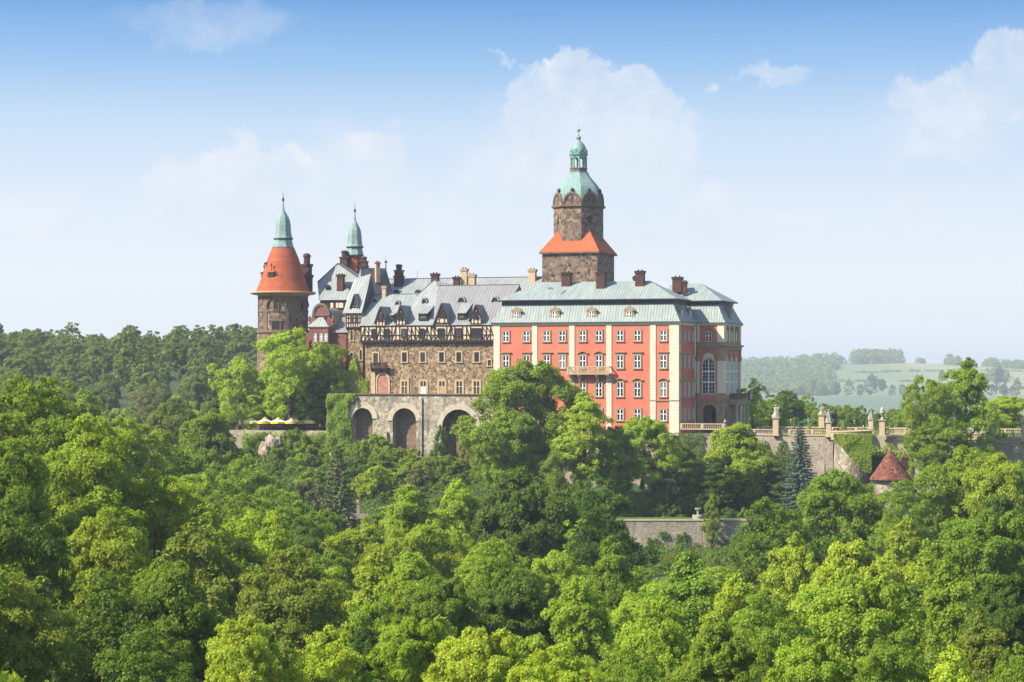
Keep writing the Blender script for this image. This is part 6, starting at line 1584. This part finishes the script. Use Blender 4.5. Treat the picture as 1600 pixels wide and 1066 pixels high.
# ---- the rest of the wood: counted row by row
ORD = ['first', 'second', 'third', 'fourth', 'fifth', 'sixth', 'seventh', 'eighth', 'ninth', 'tenth', 'eleventh', 'twelfth', 'thirteenth', 'fourteenth', 'fifteenth', 'sixteenth', 'seventeenth', 'eighteenth', 'nineteenth', 'twentieth']
LIM = [(0, 640), (150, 700), (300, 740), (420, 770), (520, 815), (600, 820), (640, 770), (760, 745), (930, 765), (985, 885), (1110, 895), (1180, 810), (1290, 765), (1340, 790), (1430, 785), (1470, 745), (1600, 740)]
def limit(px):
    for (a, b), (c, d) in zip(LIM, LIM[1:]):
        if a <= px <= c: return b + (d - b) * (px - a) / (c - a)
    return LIM[0][1] if px < 0 else LIM[-1][1]
def fill():
    d = 108.0; row = 0; names = ['nearest', 'second nearest', 'third', 'fourth', 'fifth', 'sixth', 'seventh', 'eighth', 'ninth', 'tenth', 'eleventh', 'twelfth']
    while d < 385:
        half = 900 / F * d; step = 8.2; x = -half + rnd.uniform(0, 4); cnt = 0
        while x < half:
            xx, dd = x + rnd.uniform(-1.6, 1.6), d + rnd.uniform(-6, 6); px = 800 + F * xx / dd
            wid = rnd.uniform(8.5, 12); x += step * rnd.uniform(.9, 1.15)
            if any((xx - a) ** 2 + ((dd - b) * .8) ** 2 < (r * .75 + wid * .2) ** 2 for a, b, r in TREES[:90]): continue
            zg = ground(xx, dd); H = rnd.uniform(12.5, 17); zt = zg + H; zl = (HZ - limit(px)) / F * dd - rnd.uniform(0, 1.5)
            zt = min(zt, zl)
            if zt - zg < 6: continue
            key = rnd.choice(['broad', 'broad2', 'round', 'tall', 'tall2', 'layer' if xx < 0 else 'open', 'fan', 'open', 'layer2']); col = rnd.choice(['mid', 'mid', 'bright', 'bright', 'dark', 'olive'])
            if cnt < 20:
                nm = ORD[cnt]
                plant(key, xx, dd, zt, wid, col, f'{dict(mid="mid green", bright="light green", dark="dark green", olive="olive green")[col]} woodland tree, {nm} from the left in the {names[row]} row of the wood', group='woodland trees below the castle'); cnt += 1
        row += 1; d *= 1.125
fill()
# ---- wooded hill on the far left
def hill():
    d = 490.0; far = []; low = [crown_points(60 + q, 11, 2.0, 13, 24, 7, 26, leaf=.62, profile=pf) for q, pf in enumerate(('round', 'round', 'tall', 'round', 'fan'))]
    while d < 1150:
        x = -.245 * d
        while x < -.055 * d:
            xx, dd = x + rnd.uniform(-4, 4), d + rnd.uniform(-12, 12); x += rnd.uniform(7, 10)
            if 800 + F * xx / dd > 560: continue
            zt, wd, cl = ground(xx, dd) + rnd.uniform(11, 19), rnd.uniform(9, 15), rnd.choice(['hill', 'hill', 'hill', 'hillolive', 'mid', 'bright'])
            if d < 690: plant(rnd.choice(['broad', 'round', 'tall', 'broad2', 'fan', 'round']), xx, dd, zt, wd, cl, 'hazy tree in the closed wood at the foot of the far left hill', group='trees of the wooded hill on the left', trunk=False)
            else: far.append((xx, dd, zt, wd))
        d *= 1.07
    PP, NN, SS = [], [], []
    for i, (xx, dd, zt, wd) in enumerate(far):
        P, N, S, _ = low[i % 5]; a = rnd.uniform(0, 6.28); c, s_ = math.cos(a), math.sin(a); k = wd / 12.0; M = np.array([[c, -s_, 0], [s_, c, 0], [0, 0, 1]])
        PP.append((P - np.array([0, 0, 13])) @ M.T * np.array([k, k, k * 1.1]) + np.array([xx, dd, zt])); NN.append(N @ M.T); SS.append(S * k)
    P = np.concatenate(PP); o = bpy.data.objects.new('far_wood', leaf_mesh('far_wood', P, np.concatenate(NN), np.concatenate(SS), 'leaf', 50)); C.objects.link(o); o.color = TONE['hill'] + (1,); tag(o, 'closed hazy wood along the top of the far hill on the left', kind='stuff')
nh = hill()
# ---- the same woodland carrying on past both edges of the picture
def beyond():
    low = [crown_points(80 + q, 11, 2.0, 13, 16, 6, 20, leaf=.8, profile=pf) for q, pf in enumerate(('round', 'tall', 'round'))]; PP, NN, SS = [], [], []; d = 105.0; i = 0
    while d < 1150:
        lo, hi = .235 * d + 9, .55 * d + 9; x = lo
        while x < hi:
            for s_ in (-1, 1):
                if s_ > 0 and d > 640: continue
                xx, dd = s_ * (x + rnd.uniform(-2, 2)), d + rnd.uniform(-5, 5); u, v = inv(xx, dd)
                if s_ > 0 and -4 < v < 46 and u < 90: continue
                wd = rnd.uniform(9, 13) * (1 if d < 450 else 1.3); P, N, S, _ = low[i % 3]; i += 1; a = rnd.uniform(0, 6.28); c, sn = math.cos(a), math.sin(a); k = wd / 12.0; M = np.array([[c, -sn, 0], [sn, c, 0], [0, 0, 1]])
                PP.append(P @ M.T * np.array([k, k, k * 1.1]) + np.array([xx, dd, ground(xx, dd) + rnd.uniform(-.5, 2)])); NN.append(N @ M.T); SS.append(S * k)
            x += 8.5 if d < 450 else 13
        d *= 1.09
    o = bpy.data.objects.new('surrounding_wood', leaf_mesh('surrounding_wood', np.concatenate(PP), np.concatenate(NN), np.concatenate(SS), 'leaf', 51)); C.objects.link(o); o.color = TONE['mid'] + (1,); tag(o, 'woodland carrying on to both sides of the castle valley', kind='stuff')
beyond()
# ---- trees behind the garden terrace and on the far plain
for i, (px, py, w, d, c) in enumerate([(1230, 612, 75, 570, 'dark'), (1262, 618, 70, 600, 'mid'), (1290, 632, 60, 560, 'mid'), (1318, 634, 60, 590, 'mid'), (1345, 636, 62, 560, 'dark'), (1372, 645, 50, 580, 'mid'), (1398, 640, 50, 600, 'mid'), (1175, 606, 40, 620, 'dark'), (1540, 628, 60, 560, 'bright'), (1598, 624, 60, 520, 'bright'), (1420, 628, 60, 560, 'mid')]):
    ptree(['broad', 'round', 'broad2'][i % 3], px, py, w, d, c, f'green tree beyond the garden terrace, {ORD[i]} counted in the row behind the statues', group='trees beyond the garden terrace', zb=-26)
for i, (px, py, w) in enumerate([(1271, 592, 13), (1288, 600, 12), (1308, 598, 17), (1327, 592, 19), (1344, 600, 14), (1362, 584, 19), (1378, 592, 17), (1394, 600, 15), (1411, 600, 15), (1550, 600, 18), (1568, 602, 17), (1580, 605, 14), (1472, 578, 12), (1562, 572, 20), (1250, 604, 12), (1590, 590, 20)]):
    d = 2360.0 * 1.7; ptree(['round', 'tall', 'broad', 'open'][i % 4], px, py, w, d, 'dark', f'bluish far tree at the edge of the distant field, {ORD[i]} listed from the left group', group='far trees along the field edge', trunk=False)
def far_wood(name, spots, seed):
    r = np.random.default_rng(seed); Pp = []
    for (px0, px1, d0, d1, n, hh) in spots:
        for _ in range(n):
            px, d = r.uniform(px0, px1), 1.7 * r.uniform(d0, d1);  x = (px - 800) / F * d; z = ground(x, d); w = r.uniform(8, 14); k = 44; q = r.normal(size=(k, 3)); q /= np.linalg.norm(q, axis=1, keepdims=True); q[:, 2] = np.abs(q[:, 2])
            Pp.append(np.stack([x + q[:, 0] * w, d + q[:, 1] * w, z - 5 + q[:, 2] * (hh * 1.55 + 2) * r.uniform(.6, .95)], 1))
    P = np.concatenate(Pp); N = r.normal(size=P.shape) + np.array([0, -.4, .8])
    o = bpy.data.objects.new(name, leaf_mesh(name, P, N, np.full(len(P), 6.5) * r.uniform(.6, 1.2, len(P)), 'leaf', seed, .8)); C.objects.link(o); o.color = TONE['hill'] + (1,); o['kind'] = 'stuff'; o['label'] = 'dark band of far woods on the distant hills'
far_wood('far_woods', [(1150, 1300, 2450, 3000, 330, 16), (1255, 1305, 3000, 3250, 90, 22), (1332, 1408, 3150, 3350, 150, 26), (1150, 1260, 3000, 3300, 170, 20), (1230, 1300, 2380, 2480, 50, 14), (1480, 1500, 3100, 3300, 22, 20), (1540, 1620, 3050, 3300, 70, 18), (1540, 1575, 2700, 2800, 20, 18), (1436, 1442, 3200, 3300, 6, 14), (1310, 1316, 3200, 3300, 6, 18), (1440, 1470, 2380, 2460, 20, 14), (1300, 1420, 2720, 2726, 26, 5), (1320, 1600, 2930, 2936, 40, 5), (1470, 1600, 2560, 2566, 30, 6)], 77)

# ---- shrubs of the overgrown slope under the arcade and terraces
def shrubs():
    i = 0
    lab = {'mid': 'green', 'olive': 'olive', 'dark': 'dark green', 'pinegreen': 'brownish', 'bright': 'light green'}
    seen = {}
    for (px, py, w, h, v, c) in [(430, 690, 60, 0, -8, 'dark'), (465, 672, 50, 0, -6, 'mid'), (480, 695, 55, 0, -9, 'mid'), (520, 700, 45, 0, -10, 'mid'), (560, 690, 45, 0, -8, 'mid'), (590, 680, 60, 0, -8, 'mid'), (620, 700, 50, 0, -9, 'olive'), (600, 720, 60, 0, -14, 'olive'),
        (645, 702, 55, 0, -10, 'olive'), (670, 715, 55, 0, -13, 'olive'), (690, 668, 30, 0, -6.5, 'dark'), (700, 712, 50, 0, -12, 'mid'), (735, 700, 45, 0, -9, 'olive'), (752, 712, 40, 0, -12, 'mid'), (640, 735, 60, 0, -18, 'dark'), (580, 745, 60, 0, -18, 'olive'),
        (690, 745, 55, 0, -19, 'olive'), (610, 765, 60, 0, -24, 'dark'), (560, 775, 55, 0, -24, 'dark'), (660, 770, 50, 0, -25, 'mid'), (470, 730, 60, 0, -16, 'mid'), (500, 750, 60, 0, -20, 'mid'), (430, 735, 60, 0, -17, 'dark'), (400, 680, 40, 0, -7, 'mid'), (385, 700, 50, 0, -11, 'dark'),
        (545, 720, 45, 0, -13, 'pinegreen'), (555, 800, 60, 0, -34, 'mid'), (600, 803, 50, 0, -36, 'mid'), (480, 780, 60, 0, -28, 'dark'), (530, 765, 50, 0, -24, 'dark'), (720, 740, 40, 0, -19, 'dark'), (440, 700, 40, 0, -9, 'mid'),
        (985, 788, 30, 0, -20, 'mid'), (1010, 790, 34, 0, -22, 'olive'), (1035, 785, 30, 0, -18, 'dark'), (1060, 780, 36, 0, -18, 'dark'), (1120, 780, 50, 0, -18, 'dark'), (1160, 785, 50, 0, -18, 'deep'), (1200, 780, 50, 0, -16, 'deep'), (1075, 720, 50, 0, -5, 'dark'), (1060, 690, 34, 0, -3.5, 'dark'), (1290, 740, 50, 0, -8, 'dark'), (1020, 868, 44, 0, -49, 'dark'), (985, 872, 44, 0, -49, 'mid'), (1050, 866, 40, 0, -49, 'olive'), (1085, 866, 44, 0, -49, 'dark'), (1112, 862, 40, 0, -49, 'mid'), (990, 800, 30, 0, -27, 'mid'), (1012, 796, 36, 0, -27, 'dark'), (1035, 793, 34, 0, -27, 'olive'), (1056, 790, 36, 0, -27, 'dark'), (1140, 795, 44, 0, -27, 'dark'), (1165, 796, 40, 0, -27, 'mid')]:
        u = U(px, v); x, y = W(u, v); key = ['shrub', 'shrub2'][i % 2]; i += 1; wid = w / F * y; zt = Z(py, u, v)
        where = ('on the cliff under the parasols' if px < 470 else 'on the slope under the ivy covered wall' if px < 560 else 'on the slope under the arches' if px < 760 else 'at the foot of the rampart')
        k = (c, where); seen[k] = seen.get(k, -1) + 1
        plant(key, x, y, zt, wid, c, f'{lab.get(c, "deep green")} shrub {where}, {ORD[seen[k]]} of that colour there', cat='shrub', name='shrub', group='shrubs on the castle slope', zb=min(zt - wid * .55, ground(x, y) + .0) if zt - ground(x, y) < 9 else zt - wid * .8)
    rr = random.Random(12); n = 0
    while n < 62:
        u, v = rr.uniform(-84, -14), rr.uniform(-46, -8); x, y = W(u, v)
        if u > -30 and v > -14: continue
        wid = rr.uniform(3.2, 7.0); c = rr.choice(['mid', 'bright', 'olive', 'mid', 'pinegreen', 'dark'])
        plant(rr.choice(['shrub', 'shrub2']), x, y, ground(x, y) + wid * rr.uniform(.55, .85), wid, c, 'one of the loose bushes crowding the slope between the wood and the arches', cat='shrub', name='shrub', group='loose bushes of the slope', zb=ground(x, y) - .3); n += 1
    for j, (px, py, h, v, lb) in enumerate([(1318.5, 657, 12, 5, 'clipped green dome bush next to the person in red'), (1392, 661, 11, 3, 'clipped green dome bush right of the tall urn'), (1372, 667, 6, 4, 'low clipped bush left of the tall urn'), (1265, 664, 6, 6, 'low clipped bush behind the pale statue'), (1560, 665, 9, 6, 'clipped bush right of the crouching statue'), (1582, 672, 7, 3, 'low clipped bush near the right edge of the terrace')]):
        u = U(px, v); x, y = W(u, v); zt = Z(py, u, v); plant('topiary', x, y, zt, h * .9 / F * y, 'mid', lb, cat='bush', name='clipped_bush', group='clipped bushes on the terrace', zb=TZ)
shrubs()
# ---- undergrowth that nobody could count, clothing the castle slope
def undergrowth():
    r = np.random.default_rng(91); P, N = [], []
    from mathutils import noise as mn
    n = 120000
    uu = r.uniform(-112, 44, n); vv = r.uniform(-58, -1.6, n)
    for u, v in zip(uu, vv):
        if u > -62 and u < -28 and v > -5.6: continue
        x, y = W(u, v)
        if 18 < x < 46 and 401.7 < y < 410.5: continue
        b = mn.noise((x * .16, y * .16, 0)) * 1.5 + mn.noise((x * .4, y * .4, 3)) * 1.0 + mn.noise((x * .9, y * .9, 5)) * .4
        P.append((x, y, ground(x, y) + max(.3, .55 + b) * r.random() ** .35 * 1.5 + .15)); N.append((r.normal() * .5, -.5 + r.normal() * .5, .9))
    P = np.array(P); o = bpy.data.objects.new('undergrowth', leaf_mesh('undergrowth', P, np.array(N), .42 * r.uniform(.6, 1.3, len(P)), 'leaf', 91, .75)); C.objects.link(o); o.color = TONE['dark'] + (1,); tag(o, 'low green undergrowth covering the castle slope', kind='stuff')
undergrowth()
from mathutils import noise as mnoise
# ---- ivy on walls (leaf sheets standing a hand's breadth off the stone)
def ivy(label, u0, u1, v, z0, z1, n, col, shape=None, seed=1, leaf=.34, bulge=.5, rnd_uv=None):
    r = np.random.default_rng(seed); P, N = [], []
    while len(P) < n:
        a, b = r.random(), r.random()
        if shape and not shape(a, b, r): continue
        bl = bulge * max(.05, .5 + .9 * mnoise.noise((a * abs(u1 - u0) * .45 + seed * 9, b * abs(z1 - z0) * .45, seed))) * r.random() ** .5
        P.append((lerp(u0, u1, a), v - .08 - bl, lerp(z0, z1, b))); N.append((r.normal() * .5, -1 + r.normal() * .3, .7 + r.normal() * .5))
    P = np.array(P) - np.array([(u0 + u1) / 2, v, z0]); me = leaf_mesh('ivy', P, np.array(N), leaf * r.uniform(.6, 1.3, n), 'leaf', seed, .8)
    o = bpy.data.objects.new('ivy', me); C.objects.link(o); x, y = W((u0 + u1) / 2, v); o.location = (x, y, z0); o.rotation_euler = (0, 0, -A); o.color = tone(col); tag(o, label, 'ivy')
zz = lambda py, px, v: Z(py, U(px, v), v)
ivy('thick green ivy covering the left end of the arcaded wall', U(512, -5.2), U(556, -5.2), -5.2, zz(705, 530, -5.2), zz(615, 530, -5.2), 5200, 'mid', lambda a, b, r: b > .55 + .0 * a and (a < .78 or b > .86 + .1 * r.random()) or (b <= .55 and a < .85), 3, .36, 1.2)
ivy('ivy climbing the stone turret left of the hall', U(546, 3.2), U(574, 1.2), 1.3, zz(616, 560, 2), zz(545, 560, 2), 1500, 'bright', lambda a, b, r: b < .35 + .5 * math.exp(-((a - .35) / .25) ** 2) - .1 * r.random(), 4, .3, .4)
ivy('dark ivy sheet on the rampart below the pavilion balustrade', U(1030, -1.25), U(1100, -1.25), -1.25, -27, -11.6, 4200, 'dark', lambda a, b, r: r.random() < .96, 5, .36, .9)
ivy('dark ivy on the rampart between the bright dome tree and the spruce', U(1160, -1.25), U(1250, -1.25), -1.25, -27, -12.6, 4200, 'dark', lambda a, b, r: b < .9 + .1 * math.sin(a * 20), 6, .36, .9)
ivy('ivy hanging over the right side of the round bastion', U(1302, -4.9), U(1362, -4.9), -4.6, zz(745, 1335, -4.6), zz(678, 1335, -4.6), 2800, 'mid', lambda a, b, r: b > .92 - .95 * a - .06 * r.random() and b > .1, 7, .34, .8)
ivy('ivy trailing along the terrace wall between bastion and maples', U(1358, -1.3), U(1425, -1.3), -1.3, -24, -12.4, 2600, 'mid', lambda a, b, r: b < .95 - .3 * abs(math.sin(a * 7)) * r.random() and not (a < .35 and b < .7 and b > .25), 8, .36, .8)
ivy('ragged ivy draped over the low wall under the parasols', U(380, -3.6), U(515, -3.6), -3.6, zz(706, 440, -3.6), zz(671, 440, -3.6), 5200, 'mid', lambda a, b, r: b < .9 - .5 * abs(math.sin(a * 9 + 1)) * r.random() and not (.22 < a < .36 and b < .8), 9, .36, 1.0)
for k, (px, w, pt, pb) in enumerate([(1014.7, 5, 840, 867), (1024.8, 6, 841, 865), (1062, 12, 835, 862), (1070, 4, 832, 848), (1036, 10, 831, 838)]):
    d = 401.8; s = d / F; n = 260; r = np.random.default_rng(40 + k); P = np.stack([r.normal(size=n) * w * .28 * s, -.1 - .25 * r.random(n), (pb - pt) * s * r.random(n)], 1)
    o = bpy.data.objects.new('ivy', leaf_mesh('ivy', P, np.stack([r.normal(size=n) * .4, -np.ones(n), .6 + r.normal(size=n) * .4], 1), np.full(n, .34), 'leaf', 40 + k, .8)); C.objects.link(o); o.location = ((px - 800) * s, d, (HZ - pb) * s); o.color = tone('dark')
    tag(o, ['narrow ivy streak on the garden wall, leftmost of all', 'narrow ivy streak on the garden wall, second from the left', 'wide ivy tuft on the garden wall', 'short thin ivy tuft right of the wide one on the garden wall', 'small faint tuft high on the garden wall'][k], 'ivy')
# pale cliff rock under the parasols
def cliff():
    v = -9.0; u = U(424, v); z = lambda py: Z(py, u, v); bm = bmesh.new(); bmesh.ops.create_icosphere(bm, subdivisions=4, radius=1.0)
    rr = np.random.default_rng(2)
    from mathutils import noise as mn
    for q in bm.verts:
        n = mn.fractal(q.co * 1.7, 1.0, 2.1, 5); q.co = Vector((q.co.x * 3.2, q.co.y * 3.0, q.co.z * 5.2)) * (1 + .34 * n)
    me = bpy.data.meshes.new('cliff_rock'); bm.to_mesh(me); bm.free(); me.materials.append(MAT['rock'])
    o = bpy.data.objects.new('cliff_rock', me); C.objects.link(o); x, y = W(u, v); o.location = (x, y + 1.0, z(716)); o.scale = (.8, .8, .85); tag(o, 'pale bare cliff rock below the parasol terrace', 'rock')
cliff()

# ================================================================== HAZE
def haze():
    m = bpy.data.materials.new('haze'); m.use_nodes = True; t = NT(m.node_tree); t.n.clear(); out = t.node('ShaderNodeOutputMaterial'); v = t.node('ShaderNodeVolumePrincipled')
    v.inputs['Color'].default_value = (.88, .94, 1.0, 1); v.inputs['Density'].default_value = 0.00012; v.inputs['Anisotropy'].default_value = 0.2
    t.l.new(v.outputs[0], out.inputs['Volume'])
    mb = MB(); MAT['haze'] = m; mb.box(-7000, 7000, -60, 12500, -190, 75, 'haze'); o = bpy.data.objects.new('haze', mb.mesh('haze')); C.objects.link(o); o['kind'] = 'stuff'; o.display_type = 'WIRE'
haze()
